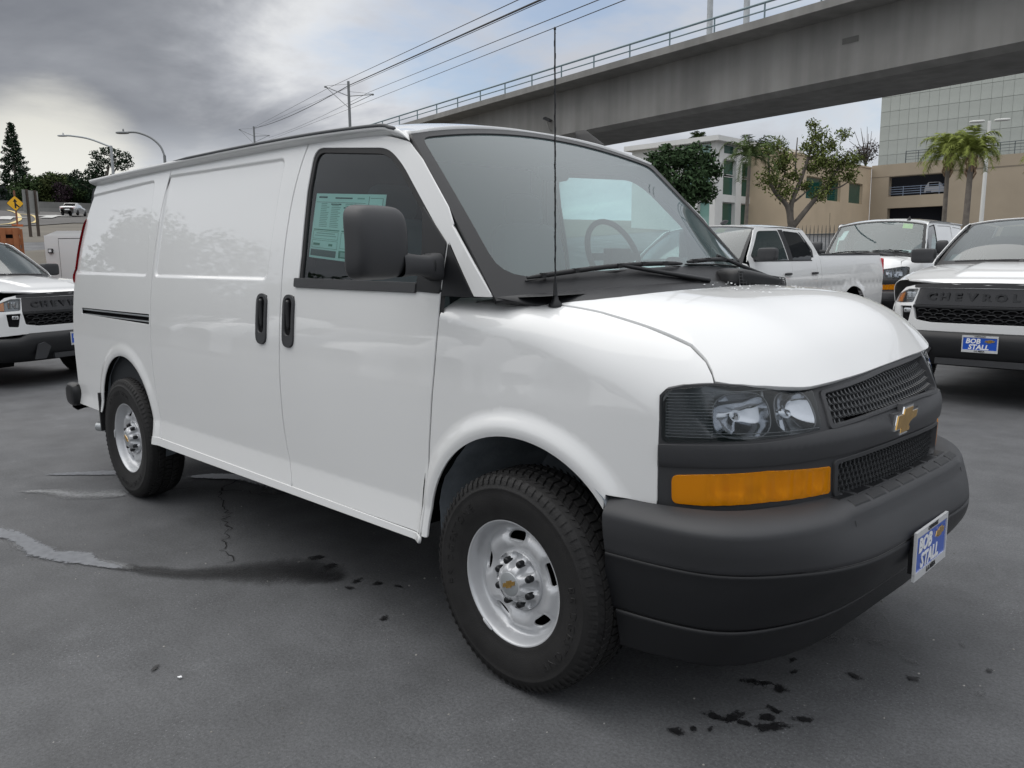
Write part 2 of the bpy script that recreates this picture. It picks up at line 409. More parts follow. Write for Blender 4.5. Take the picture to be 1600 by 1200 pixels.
def text_mesh(s, size, depth=.001, name='lettering', shear=0, bold=0, align='CENTER', spacing=1):
    cu = bpy.data.curves.new(name, 'FONT'); cu.body = s; cu.size = size; cu.extrude = depth; cu.shear = shear; cu.offset = bold; cu.align_x = align; cu.align_y = 'CENTER'
    cu.resolution_u = 2; cu.space_character = spacing
    o = bpy.data.objects.new(name, cu); COL.objects.link(o); dg = bpy.context.evaluated_depsgraph_get(); me = bpy.data.meshes.new_from_object(o.evaluated_get(dg))
    bpy.data.objects.remove(o); bpy.data.curves.remove(cu); return me
BOW = [(-.5-.05, -.14), (-.22-.05, -.14), (-.22-.09, -.25), (.22-.09, -.25), (.22-.05, -.14), (.5-.05, -.14), (.5+.05, .14), (.22+.05, .14), (.22+.09, .25), (-.22+.09, .25), (-.22+.05, .14), (-.5+.05, .14)]
# ---------------------------------------------------------------- materials
WHITE = mat('white_paint', (.74, .745, .74), .38, coat=1.0, coat_rough=.025, noise=(.9, .02), spec=.4)
BLACKP = mat('black_grained_plastic', (.0085, .009, .0105), .40, noise=(6, .12), bump=(900, .10), spec=.5)
GREYP = mat('dark_grey_textured_plastic', (.034, .035, .038), .50, noise=(5, .10), bump=(700, .12), spec=.62)
GLOSSB = mat('gloss_black_plastic', (.012, .012, .014), .12, spec=.6)
SEAL = mat('black_rubber_seal', (.014, .014, .015), .6)
DARK = mat('dark_cavity', (.010, .010, .011), .9, spec=.1)
LINER = mat('wheel_arch_liner', (.20, .225, .25), .7, noise=(9, .25), bump=(60, .2))
TYRE = mat('tyre_rubber', (.017, .0165, .0165), .62, noise=(14, .22), bump=(220, .15), spec=.4)
MESHM = mat('grille_mesh_plastic', (.075, .078, .082), .22, .25, spec=.8)
STEEL = mat('silver_wheel_paint', (.56, .57, .585), .36, .35, coat=.25, noise=(12, .03))
CHROME = mat('chrome', (.83, .84, .85), .07, 1.0)
GOLD = mat('gold_emblem', (.66, .41, .13), .22, .9, noise=(40, .15))
NUT = mat('black_lug_nut', (.02, .021, .023), .3, .4)
GLASSW = glass('windscreen_glass', (.74, .90, .88), ior=1.8, film_mix=.10)  # diffuse film paints in a pale haze for the reflected sky
GLASSD = glass('dark_tinted_glass', (.64, .86, .86), ior=1.5, film_mix=.005)
GLASSC = glass('clear_lamp_lens', (.86, .875, .89), ior=1.5, film_mix=.012)
GLASST = glass('truck_glass', (.30, .36, .36), ior=1.85, film_mix=.06)
LAMPB = mat('lamp_housing', (.17, .18, .19), .22, .7); REFL = mat('lamp_reflector', (.50, .52, .55), .07, 1.0)
REFL2 = mat('satin_reflector', (.95, .80, .45), .32, .45)
INTER = mat('grey_cabin_plastic', (.16, .17, .17), .65, noise=(8, .1))
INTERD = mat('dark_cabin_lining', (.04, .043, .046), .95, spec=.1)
SEATM = mat('dark_grey_seat_cloth', (.09, .095, .10), .85)
AMBER = mat('amber_lens', (.80, .26, .012), .10, coat=.6, spec=.6, noise=(30, .10)); AMBG = glass('amber_clear_lens', (1.0, .66, .10), rough=.02, ior=1.5, film_mix=.52, film=(1.0, .36, .01))
REDL = mat('red_lamp_lens', (.58, .018, .03), .12, coat=.6)
PLATEB = mat('blue_plate_print', (.012, .085, .48), .35, coat=.5)
PLATEW = mat('white_print', (.82, .83, .84), .4)
ALU = mat('galvanised_metal', (.42, .44, .45), .45, .6, noise=(6, .15))
# ================================================================ the van
BLANKS[:] = [[(-2.895, 1.985), (-1.60, 1.965), (-1.635, 1.412), (-2.925, 1.418)],
             [(-4.22, 1.955), (-3.10, 1.975), (-3.045, 1.42), (-4.375, 1.43), (-4.325, 1.86)]]
def emboss_pts():
    out = []
    for b in BLANKS:
        cx = sum(p[0] for p in b)/len(b); cz = sum(p[1] for p in b)/len(b)
        for lev in (-.016, -.010, -.005, 0, .004, .009, .015):
            Q = resample(b, .015)+.0; a = np.arctan2(Q[:, 1]-cz, Q[:, 0]-cx)+lev*.02; lo = np.zeros(len(a)); hi = np.full(len(a), 1.2)
            for _ in range(26):
                m = (lo+hi)/2; f = convex_sd(cx+m*np.cos(a), cz+m*np.sin(a), b) > lev; hi = np.where(f, m, hi); lo = np.where(f, lo, m)
            out += list(zip(cx+lo*np.cos(a), cz+lo*np.sin(a)))
    return out
def arch_line(i, dr, n=72, low=.44):
    cx, cz, R, h = ARCHES[i]; R += dr; pts = []
    for z in np.linspace(low, cz, 5)[:-1]: pts.append((cx-math.sqrt(R*R-(.25*(z-cz))**2), z))
    for k in range(n+1):
        g = math.pi*(1-k/n); pts.append((cx+R*math.cos(g), cz+R*math.sin(g)))
    for z in np.linspace(cz, low, 5)[1:]: pts.append((cx+math.sqrt(R*R-(.25*(z-cz))**2), z))
    return pts
EMB = emboss_pts(); ARP = [p for i in (0, 1) for d in (.004, .010, .016, .026, .037, .048, .060, .072, .085, .10) for p in arch_line(i, d)]
CRS = [(x, z) for z in (.445, .46, .475, .49, .505, .52, .535, .55, .565, .58, .595, 1.03, 1.04, 1.05, 1.06, 1.07, 1.08) for x in np.arange(-4.4, .5, .05)]
EXT = EMB+ARP+CRS
RS = curve([(-1.407, .462), (-1.455, .60), (-1.486, .78), (-1.493, 1.05), (-1.491, 1.29), (-1.494, 1.518), (-1.480, 1.748), (-1.445, 1.917), (-1.400, 2.034)], 4)   # door shut lines, bottom to top
QS = curve([(-2.868, .468), (-2.902, .58), (-2.948, .80), (-2.962, 1.0), (-2.965, 1.25), (-2.955, 1.52), (-2.935, 1.75), (-2.900, 1.93), (-2.868, 2.036)], 4)
DS = curve([(-.443, .462), (-.438, .60), (-.430, .76), (-.414, .90), (-.394, 1.09), (-.382, 1.231), (-.377, 1.366)], 4)
g3 = .005
off = lambda L, d: [(x+d, z) for x, z in L]
Fs = lambda u, v: (u, -S(u, v), v)
SMIR = dict(mirror=True, h=.05, hb=.022, extra=EXT, thick=.006)
van = thing('cargo_van', 'white cargo van with windowless side panels and black front bumper, parked close in front', 'van', group='white cargo vans')
WIN = rc([(-1.353, 1.385), (-1.349, 1.52), (-1.362, 1.80), (-1.350, 1.992), (-.80, 1.936), (-.69, 1.862), (-.515, 1.69), (-.368, 1.545), (-.383, 1.385)], [.02, 0, 0, .07, .08, .06, 0, .02, .01])
door_out = off(RS, g3)+[(-1.1, 2.016), (-.87, 1.996), (-.745, 1.965), (-.672, 1.945), (-.573, 1.868), (-.46, 1.755), (-.388, 1.682), (-.349, 1.622), (-.362, 1.50)]+off(DS, -g3)[::-1]
panel('front_door', door_out, Fs, WHITE, van, [WIN], **SMIR)
panel('sliding_door', off(QS, g3)+off(RS, -g3)[::-1], Fs, WHITE, van, **SMIR)
xr = Spl([(.45, -4.45), (.8, -4.455), (1.1, -4.452), (1.42, -4.42), (1.75, -4.345), (2.04, -4.18)])
rail_hole = rc([(-4.20, 1.150), (-4.20, 1.193), (-2.985, 1.196), (-2.985, 1.134)], .008)
arch_b = arch_line(1, 0, low=.466)
q_out = [(xr(z)+.055, z) for z in np.linspace(.50, 2.038, 24)]+off(QS, -g3)[::-1]+[(x, z) for x, z in arch_b[::-1] if z > .5 or x > -3.4]+[(-3.872, .50)]
panel('rear_quarter_panel', q_out, Fs, WHITE, van, [rail_hole], **SMIR)
panel('rocker_panel', [(-2.975, .425), (-.452, .432), (-.452, .457), (-1.4, .462), (-2.86, .470), (-2.975, .470)], lambda u, v: (u, -S(u, v)-.004, v), WHITE, van, h=.05, mirror=True)
# fender, laid out by station and angle round the shoulder
def phi(x, z): return math.atan2(z-.8, float(S(x, z))-.45)*.5
Ff = lambda u, v: (lambda r: (r[0], -r[1], r[2]))(front_pt(u, v*2))
pa = lambda y, z: math.atan2(z-.8, y-.45)*.5
fen = [(x+g3, phi(x, z)) for x, z in DS[:-1]]+[(-.372, math.radians(55)/2), (-.25, math.radians(57)/2), (-.11, math.radians(59)/2)]
fen += [(.052, pa(.790, 1.337)), (.21, pa(.749, 1.314)), (.371, pa(.724, 1.275)), (.522, pa(.701, 1.222)), (.584, pa(.713, 1.180)), (.615, pa(.729, 1.146)), (.628, pa(.737, 1.123))]
fen += [(.574, pa(.774, 1.118)), (.530, pa(.803, 1.104)), (.512, pa(.827, 1.068)), (.508, pa(.841, 1.003)), (.506, pa(.843, .925)), (.505, pa(.842, .80)), (.505, pa(.842, .748))]
fen += [(.43, pa(.866, .752)), (.357, phi(.357, .762))]
fen += [(x, phi(x, z)) for x, z in arch_line(0, 0, low=.462)[::-1] if z < .95 and not (x > 0 and z < .70)]
arx = [(x, phi(x, z)) for d in (.004, .010, .016, .026, .037, .048, .060, .072, .085, .10) for x, z in arch_line(0, d) if z < 1.1]
arx += [(x, math.radians(a)/2) for x in np.arange(-.365, .62, .034) for a in np.concatenate([np.arange(20, 40, 3), np.arange(40, 62, 1.3)])]
arx += [(x, phi(x, z)) for z in (.47, .49, .51, .53, .55, .57, .59) for x in np.arange(-.44, -.3, .02)]
panel('front_fender', fen, Ff, WHITE, van, mirror=True, mfix=lambda x, y, z: (x+float(nose_dx(y)*sst((x-.05)/.45)), y, z+float(nose_dz(y)*sst((x-.15)/.5)*sst((z-.9)/.2))), h=.045, hb=.018, extra=arx)
# bonnet
HF = [(.631, -.731), (.665, -.707), (.690, -.681), (.716, -.651), (.739, -.616), (.761, -.579), (.786, -.525), (.804, -.468), (.815, -.392), (.821, -.307), (.824, -.157), (.824, 0)]; HF += [(x, -y) for x, y in HF[-2::-1]]
HSM = [(.612, -.716), (.582, -.700), (.522, -.687), (.371, -.710), (.21, -.735), (.052, -.776)]
HR = [(.25-.56*y**4, y) for y in np.linspace(-.76, .76, 20)]
hood_o = [(x+float(nose_dx(y)), y) for x, y in curve(HF, 2)]+[(x+float(nose_dx(-y)*sst((x-.05)/.45)), -y) for x, y in HSM]+HR[::-1]+HSM[::-1]
panel('bonnet', hood_o, lambda u, v: (u, v, hood_z(u, v)), WHITE, van, h=.04, hb=.02, ref=(0, 0, 1), thick=.02)
R_ = np.random.default_rng(12); b = MB()
for k in range(170):
    x, y = R_.uniform(.10, .42), R_.uniform(-.05, .66); x += .10*(1-abs(y)/.7)-.04
    if R_.random() > 1.15-abs(y-.33)*1.6: continue
    s_ = .0016+.0038*R_.random()**2; z = float(hood_z(np.array([x]), np.array([y]))[0]); b.lathe([(0, .45*s_), (.55*s_, .40*s_), (.9*s_, .2*s_), (s_, 0)], 7, 'z', (x, y, z-.0002))
tag(b.build('water_beads', mat('water_bead', (.62, .64, .65), .05, spec=1.0, coat=1.0), van), kind='stuff')
# windscreen, its black surround, the cowl
def wsc(u, v):
    y = (.926+(.814-.926)*v)*u; x = (.10-.213*u*u)*(1-v)+(-.75+.075*u*u)*v; z = (1.40-.032*u*u)*(1-v)+(2.062-.089*u*u)*v; b = .05*v*(1-v)*(1-.6*u*u)
    return x+b*.62, y, z+b*.75
panel('windscreen', rc([(-.955, .03), (.955, .03), (.955, .975), (-.955, .975)], .05), wsc, GLASSW, van, h=.08, hb=.04, ref=(1, 0, 1), thick=0)
panel('windscreen_trim', [(-.998, -.03), (.998, -.03), (.998, .996), (-.998, .996)], wsc, BLACKP, van, [rc([(-.935, .075), (.935, .075), (.94, .960), (-.94, .960)], [.14, .14, .05, .05])], h=.05, hb=.03, ref=(1, 0, 1), lift=.006, thick=.016)
def cowl(u, t):
    bx, by, bz = wsc(u, -.02); hy = .79*u; hx = .246-.56*np.abs(hy)**4; hz = hood_z(hx+.02, hy)-.012
    return bx+(hx-bx)*t, by+(hy-by)*t, bz+.01+(hz-bz-.01)*t
panel('cowl', [(-1, 0), (1, 0), (1, 1), (-1, 1)], cowl, BLACKP, van, h=.08, hb=.05, ref=(0, 0, 1), thick=.02)
panel('a_pillar', [(-.350, 1.614), (-.113, 1.366), (-.200, 1.366), (-.357, 1.560)], Fs, WHITE, van, mirror=True, lift=.002, h=.03)
panel('pillar_filler', [(-.361, 1.550), (-.205, 1.364), (-.373, 1.364)], Fs, BLACKP, van, mirror=True, lift=.001, h=.03)
panel('mirror_sail', rc([(-.525, 1.69), (-.368, 1.552), (-.380, 1.372), (-.515, 1.378), (-.50, 1.53)], .01), Fs, BLACKP, van, mirror=True, lift=.006, h=.03)
panel('window_rubber', [(x, z) for x, z in WIN], Fs, SEAL, van, [rc([(-1.330, 1.405), (-1.328, 1.52), (-1.340, 1.80), (-1.330, 1.970), (-.81, 1.914), (-.71, 1.846), (-.53, 1.665), (-.392, 1.525), (-.400, 1.405)], [.02, 0, 0, .06, .07, .06, 0, .02, .01])], mirror=True, lift=-.005, h=.05)
panel('door_glass', [((x+.86)*.985-.86, (z-1.68)*.985+1.68) for x, z in WIN], Fs, GLASSD, van, mirror=True, lift=-.012, h=.08, thick=0)
panel('belt_moulding', rc([(-1.372, 1.380), (-1.372, 1.418), (-.515, 1.408), (-.515, 1.372)], .008), Fs, GREYP, van, mirror=True, lift=.010, h=.05)
# roof and gutter
ze = Spl([(-4.25, 2.045), (-3.4, 2.05), (-2.2, 2.046), (-1.4, 2.036), (-.86, 2.016), (-.66, 1.985)])
crn = Spl([(-4.3, .075), (-3.8, .095), (-2.4, .105), (-1.3, .088), (-.6, .068)])
def roofz(x, y):
    a = np.clip(np.abs(y)/.80, 0, 1); return ze(x)+crn(x)*(1-a**2.6)
rf = [(-.745+.075*(y/.8)**2, y) for y in np.linspace(-.80, .80, 15)]
panel('roof', rf+[(-1.3, .805), (-2.2, .805), (-3.4, .80), (-4.16, .79), (-4.195, .6), (-4.21, 0), (-4.195, -.6), (-4.16, -.79), (-3.4, -.80), (-2.2, -.805), (-1.3, -.805)], lambda u, v: (u, v, roofz(u, v)), WHITE, van, h=.07, hb=.04, ref=(0, 0, 1), thick=.015)
gp = curve([(-4.165, -.80, 2.044), (-3.4, -.812, 2.046), (-2.2, -.822, 2.042), (-1.4, -.822, 2.032), (-.87, -.828, 2.010), (-.76, -.826, 1.992), (-.70, -.822, 1.972), (-.655, -.830, 1.945)], 6)
rows = []
for i, (x, y, z) in enumerate(gp):
    k = min(1, (len(gp)-1-i)/8)
    rows.append([(x, y+q*k, z+w*k) for q, w in ((.028, .012), (.012, .014), (-.004, .013), (-.013, .016), (-.019, .013), (-.020, .004), (-.016, -.004), (-.004, -.010), (.012, -.018), (.03, -.026))])
gut = MB().grid(rows).build('roof_gutter', WHITE, van); mirror_obj(gut)
gs = [(x, y-.017, z+.0135) for x, y, z in gp if -3.0 < x < -.72]; gl = MB().tube(gs, [.001]+[.0075]*(len(gs)-2)+[.002], 8, False).build('gutter_strip', mat('dark_grey_strip', (.07, .074, .08), .6), van); mirror_obj(gl)  # dark grey strip along the outer lip of the gutter
# rear end
def rear(u, v): return xr(v)+.012-.0+.03*(np.abs(u)/.9)**6, u, v
for sg in (-1, 1):
    o = [(sg*.004, .55), (sg*.84, .55), (sg*.84, 1.42), (sg*.80, 1.75), (sg*.73, 2.02), (sg*.004, 2.06)]
    panel('rear_door', o, rear, WHITE, van, [rc([(sg*.10, 1.35), (sg*.70, 1.35), (sg*.66, 1.85), (sg*.10, 1.87)], .05)], h=.08, hb=.04, ref=(-1, 0, 0))
    panel('rear_window', rc([(sg*.09, 1.34), (sg*.71, 1.34), (sg*.67, 1.86), (sg*.09, 1.88)], .05), rear, GLASSD, van, h=.1, hb=.06, ref=(-1, 0, 0), lift=-.008, thick=0)
def corner(z, lift=0, n=8):
    x0 = float(xr(z))+.055; y0 = -float(S(x0, z)); x1 = float(xr(z))+.012+.03*(.845/.9)**6; y1 = y0*.88; out = []
    for k in range(n+1):
        g = k/n*math.pi/2; out.append((x1+(x0-x1)*(1-math.sin(g)) - lift*math.sin(g), y1+(y0-y1)*math.cos(g)-lift*math.cos(g), z))
    return out
c_ = MB().grid([corner(z) for z in np.linspace(.52, 2.035, 28)]).build('rear_corner_panel', WHITE, van); mirror_obj(c_)
tl = MB().grid([corner(z, .006+.010*sst((1.80-z)/.03)*sst((z-1.36)/.03)) for z in np.linspace(1.36, 1.80, 24)]).build('tail_light', REDL, van); mirror_obj(tl)
b = MB(); rows = []
for y in np.linspace(-.95, .95, 30):
    k = max(0, abs(y)-.86)/.125; xo = -4.60+.14*k**2
    rows.append([(xo+.16, y, .635), (xo+.02, y, .625), (xo, y, .60), (xo-.004, y, .50), (xo+.015, y, .455), (xo+.12, y, .445)])
b.grid(rows); [b.sbox((-4.455, q*.945, .56), (.20, .09, .17), 3, 8) for q in (-1, 1)]; b.build('rear_bumper', BLACKP, van)
# rail channel, shut-line backing, inner shell
b = MB(); X_ = np.linspace(-4.215, -2.97, 14); lane = lambda z0, z1, d: [[(x, -float(S(x, (z0+z1)/2))+d, z0), (x, -float(S(x, (z0+z1)/2))+d, z1)] for x in X_]
b.grid(lane(1.12, 1.21, .03)); b.cur = 1; b.tube([(x, -float(S(x, 1.18))+.014, 1.181) for x in X_], .006); b.grid(lane(1.146, 1.154, .012)); b.cur = 0
rt = b.build('sliding_door_track', [DARK, ALU], van); mirror_obj(rt)
def ribbon(L, w, d):
    return [[(x-w, -float(S(x, z))+d, z), (x+w, -float(S(x, z))+d, z)] for x, z in L]
for L_, d_ in ((RS, .0065), (QS, .011), (DS, .0065)): mirror_obj(MB().grid(ribbon(L_, .02, d_)).build('shut_line_seal', SEAL, van))
b = MB(); zz = np.linspace(.62, 2.02, 9)
b.grid([[(x, -float(S(x, z))+.05, z) for z in zz] for x in np.linspace(-4.38, -1.52, 20)])
ws = b.build('cargo_side_lining', INTERD, van); mirror_obj(ws)
b = MB(); b.box((-1.75, 0, .47), (2.35, 1.80, .06)); b.box((-2.0, 0, .50), (4.9, 1.1, .06)); b.box((-1.9, 0, .36), (4.6, .9, .14)); b.box((-3.43, 0, .385), (.10, 1.6, .10)); b.box((0, 0, .33), (.12, 1.5, .08)); b.box((.50, 0, .55), (.12, 1.2, .4)); b.build('underbody', DARK, van)
for i, (cx, cz, R, h_) in enumerate(ARCHES):
    b = MB(); rows = []
    for k in range(25):
        g = math.radians((22 if i == 0 else -18)+k*((198-22) if i == 0 else 216)/24); rr = R+.016+(.012 if k % 6 < 3 else 0)
        rows.append([(cx+rr*math.cos(g), -.915, cz+rr*math.sin(g)) if j == 0 else (cx+rr*math.cos(g)*(1-.05*j), -.915+.085*j, cz+rr*math.sin(g)*(1-.035*j)) for j in range(6)])
    b.grid(rows); b.prism([(cx+(R+.02)*math.cos(g), cz+(R+.02)*math.sin(g)) for g in np.linspace(.1, math.pi-.1, 20)], -.50, -.495)
    ln = b.build('wheel_arch_liner', LINER, van); mirror_obj(ln)
b = MB(); b.box((-3.895, -.90, .50), (.02, .14, .26)); mf = b.build('mud_flap', SEAL, van); mirror_obj(mf)
b = MB(); b.tube([(-3.2, -.55, .36), (-3.7, -.62, .36), (-3.98, -.80, .345), (-4.20, -.885, .345)], .034, 14, False); b.tube([(-4.0, -.812, .343), (-4.20, -.885, .345)], .029, 14, False); b.build('tailpipe', ALU, van)
# door handles
for hx in (-1.655, -1.412):
    zc = 1.226; o = rc([(hx-.046, zc-.118), (hx+.046, zc-.118), (hx+.046, zc+.118), (hx-.046, zc+.118)], .045)
    i_ = rc([(hx-.030, zc-.066), (hx+.030, zc-.066), (hx+.030, zc+.104), (hx-.030, zc+.104)], .03)
    hb_ = panel('door_handle', o, Fs, GREYP, van, [i_], h=.03, hb=.012, lift=.009, thick=.02)
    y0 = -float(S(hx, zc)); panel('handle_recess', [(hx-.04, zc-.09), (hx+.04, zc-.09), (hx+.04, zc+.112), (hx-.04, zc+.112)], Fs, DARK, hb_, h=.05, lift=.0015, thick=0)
    b = MB(); b.sbox((hx+.006, y0-.004, zc+.030), (.026, .018, .130), 5, 6); b.build('handle_lever', BLACKP, hb_)
    b = MB(); b.lathe([(0, -.004), (.012, -.004), (.014, 0)], 20, 'y', (hx, y0-.0105, zc-.088)); b.build('key_lock', CHROME if 0 else BLACKP, hb_)
# mirror
for sg in (-1, 1):
    def shp(x, y, z):
        k = .5+.5*(x/.057); return x-.018*(z/.13)**2, y*(1-.10*max(k, 0)), z*(1-.10*max(k, 0))
    b = MB(); b.sbox((-.415, sg*1.175, 1.553), (.115, .222, .262), 5.0, 16, fn=shp); m = b.build('door_mirror', GREYP, van, fix=True)
    b = MB(); P = [(-.405, sg*1.10, 1.478), (-.405, sg*1.05, 1.476), (-.405, sg*.985, 1.472), (-.407, sg*.955, 1.470), (-.41, sg*.925, 1.466)]
    rows = []
    for (x, y, z), (hw, hh) in zip(P, ((.045, .044), (.040, .038), (.038, .036), (.045, .046), (.05, .052))):
        rows.append([(x+hw*math.copysign(abs(math.cos(g))**.55, math.cos(g)), y, z+hh*math.copysign(abs(math.sin(g))**.55, math.sin(g))) for g in np.linspace(0, 2*math.pi, 20, endpoint=False)])
    b.grid(rows, close=True); b.build('mirror_arm', GREYP, m, fix=True)
    b = MB(); b.tube([(-.405, sg*.966, 1.472), (-.405, sg*.962, 1.472)], .0455, 18, False); b.build('arm_joint', SEAL, m)
    b = MB(); b.box((-.474, sg*1.175, 1.57), (.006, .18, .17)); b.build('mirror_glass', CHROME, m)
    if sg > 0: m.location = (-.16, -.055, -.02)
# aerial
b = MB(); b.lathe([(.024, 0), (.022, .012), (.013, .022), (.008, .040), (.006, .075), (.0045, .085)], 18, 'z', (.052, -.792, 1.332)); b.lathe([(0, 0), (.004, .003), (.004, .010), (0, .013)], 10, 'z', (.052, -.792, 2.215))
ae = b.build('aerial_base', BLACKP, van); b = MB()
b.tube([(.052, -.792, 1.41), (.052, -.792, 2.22)], .0026, 8)
for k in range(60):
    g = k*1.05; b.tube([(.052+.003*math.cos(g), -.792+.003*math.sin(g), 1.44+k*.0128), (.052+.003*math.cos(g+1.05), -.792+.003*math.sin(g+1.05), 1.44+(k+1)*.0128)], .0012, 4, False)
b.build('aerial_mast', BLACKP, van)
# shark fin
b = MB(); rows = []
for t, hw in ((0, .036), (.35, .030), (.7, .014), (1, .006)):
    rows.append([(-.80-.075*t+.080*math.cos(g)*(1-.55*t), .46+hw*math.sin(g), 2.055+.085*t) for g in np.linspace(0, 2*math.pi, 20, endpoint=False)])
b.grid(rows, close=True); b.add(rows[-1], [tuple(range(20))]); b.build('roof_aerial_fin', SEAL, van, fix=True)
# wipers
def wiper(pv, tip0, tip1, arm_end):
    b = MB(); w = lambda u, v, l: (lambda p: (p[0]+l*.62, p[1], p[2]+l*.78))([float(q) for q in wsc(u, v)])
    b.tube([pv, w(*arm_end, .036)], [.011, .007], 8); r = b.build('wiper', BLACKP, van); b = MB()
    P = [w(tip0[0]+(tip1[0]-tip0[0])*t, tip0[1]+(tip1[1]-tip0[1])*t, .020+.014*math.sin(math.pi*t)) for t in np.linspace(0, 1, 13)]
    b.tube(P, [.005]+[.009]*11+[.005], 6)
    for t in (.12, .3, .5, .7, .88):
        q = Vector(P[int(t*12)]); b.box(q, (.016, .035, .016))
    Q = [w(tip0[0]+(tip1[0]-tip0[0])*t, tip0[1]+(tip1[1]-tip0[1])*t, .006) for t in (0, .5, 1)]; b.tube(Q, .004, 5); b.build('wiper_blade', SEAL, r)
wiper((.13, .06, 1.40), (-.86, .055), (-.02, .075), (-.44, .066)); wiper((.06, .70, 1.40), (.04, .085), (.72, .09), (.36, .11))
# raised grille beside the screen on the far side
b = MB(); b.sbox((.165, .33, 1.408), (.19, .31, .10), 4, 10, rz=-.45, fn=lambda x, y, z: (x, y*(1-.2*(z/.05+1)/2), (z+.05)*(1-.55*(y/.155+1)/2)-.05)); ck = b.build('cowl_air_intake', BLACKP, van, fix=True)
ca, sa = math.cos(-.45), math.sin(-.45); b = MB()
tz = lambda v, z: 1.358+(z-1.358)*(1-.55*(v+.155)/.31)+.004
ip = lambda v, t: (.165+ca*(.094-.012*t)-sa*v, .33+sa*(.094-.012*t)+ca*v, tz(v, 1.372+.066*t))
for i in range(15): v = -.115+i*.0165; b.tube([ip(v, 0), ip(v, 1)], .0024, 4, False)
for i in range(6): b.tube([ip(-.115, i/5), ip(.115, i/5)], .0020, 4, False)
b.build('intake_mesh', GREYP, ck)
# ---------------------------------------------------------------- nose
Fn = lambda d: (lambda u, v: fas(u, v, d))
def fo(L): return [(s, z) for s, z in L]
LAMP = rc([(-.998, 1.083), (-.975, 1.103), (-.85, 1.117), (-.75, 1.109), (-.65, 1.099), (-.52, 1.085), (-.450, 1.083), (-.476, .972), (-.68, .960), (-.87, .950), (-.996, .944)], [.015, .01, 0, 0, 0, 0, .012, .012, 0, 0, .02])
SIG = rc([(-.962, .843), (-.866, .850), (-.68, .862), (-.440, .850), (-.436, .766), (-.675, .767), (-.866, .754), (-.960, .757)], [.02, 0, 0, .01, .01, 0, 0, .02])
UPG = rc([(-.412, 1.070), (-.2, 1.083), (0, 1.090), (.2, 1.088), (.418, 1.082), (.428, .978), (.2, .990), (.085, .992), (-.085, .992), (-.2, .990), (-.428, .978)], [.015, 0, 0, 0, .015, .015, 0, 0, 0, 0, .015])
LOG = rc([(-.413, .858), (-.2, .868), (0, .870), (.2, .868), (.413, .858), (.405, .758), (.34, .744), (0, .738), (-.34, .744), (-.405, .758)], [.015, 0, 0, 0, .015, .02, 0, 0, 0, .02])
flip = lambda L: [(-s, z) for s, z in L]
_ft = [(1.004, 1.085), (.985, 1.105), (.93, 1.118), (.843, 1.122), (.753, 1.114), (.651, 1.104), (.518, 1.091), (.448, 1.090), (.287, 1.099), (0, 1.109)]
face = [(-1.004, .748)]+[(-s, z) for s, z in _ft]+_ft[-2::-1]+[(1.004, .748), (.7, .725), (0, .705), (-.7, .725)]
nx_ = [(s, z) for z in np.arange(.72, 1.12, .018) for s in np.arange(-.96, .97, .03)]
gr = panel('front_grille_surround', face, Fn(0), GREYP, van, [LAMP, flip(LAMP), SIG, flip(SIG), UPG, LOG], h=.03, hb=.014, ref=(1, 0, 0), thick=.035, extra=nx_)
# proud bar between the two meshes and raised mesh frames
panel('grille_bar', rc([(-1.002, .868), (-.7, .880), (-.2, .890), (.2, .890), (.7, .880), (1.002, .868), (1.002, .938), (.7, .950), (.44, .968), (.2, .978), (-.2, .978), (-.44, .968), (-.7, .950), (-1.002, .938)], .005), lambda u, v: fas(u, v, .012*np.sqrt(np.clip(1-((v-.92)/.056)**2, 0.02, 1))), GREYP, van, h=.015, hb=.014, ref=(1, 0, 0), thick=.012)
for nm, hole in (('upper_grille_frame', UPG), ('lower_grille_frame', LOG)):
    c0 = np.mean([p[1] for p in hole]); o = [(s*1.035, c0+(z-c0)*1.20) for s, z in hole]
    panel(nm, o, lambda u, v: fas(u, v, .008), GREYP, van, [hole], h=.03, hb=.016, ref=(1, 0, 0), thick=.03)
def mesh_cells(hole, step, name):
    H = np.array(hole); lo, hi = H.min(0), H.max(0); b = MB(); nr = 0; z = lo[1]+.004
    while z < hi[1]:
        s = lo[0]+(step/2 if nr % 2 else 0)
        while s < hi[0]:
            if inside(np.array([[s, z]]), H)[0]:
                hexo = [(s+step*.60*math.sin(k*math.pi/3), z+step*.60*math.cos(k*math.pi/3)) for k in range(6)]; hexi = [(s+step*.41*math.sin(k*math.pi/3), z+step*.43*math.cos(k*math.pi/3)) for k in range(6)]
                f0 = [tuple(map(float, fas(p, q, -.016+(.006 if q < z-.3*step else 0)))) for p, q in hexo]; f1 = [tuple(map(float, fas(p, q, -.010+(.008 if q < z-.3*step else -.004)))) for p, q in hexi]; f2 = [tuple(map(float, fas(p, q, -.034))) for p, q in hexi]
                b.add(f0+f1+f2, [(k, (k+1) % 6, (k+1) % 6+6, k+6) for k in range(6)]+[(k+6, (k+1) % 6+6, (k+1) % 6+12, k+12) for k in range(6)], False)
            s += step
        z += step*.84; nr += 1
    b.build(name, MESHM, van)
mesh_cells(UPG, .0235, 'upper_grille_mesh'); mesh_cells(LOG, .0235, 'lower_grille_mesh')
panel('grille_backing', [(-.45, .73), (.45, .73), (.45, 1.09), (-.45, 1.09)], Fn(-.045), DARK, van, h=.1, hb=.08, ref=(1, 0, 0), thick=0)
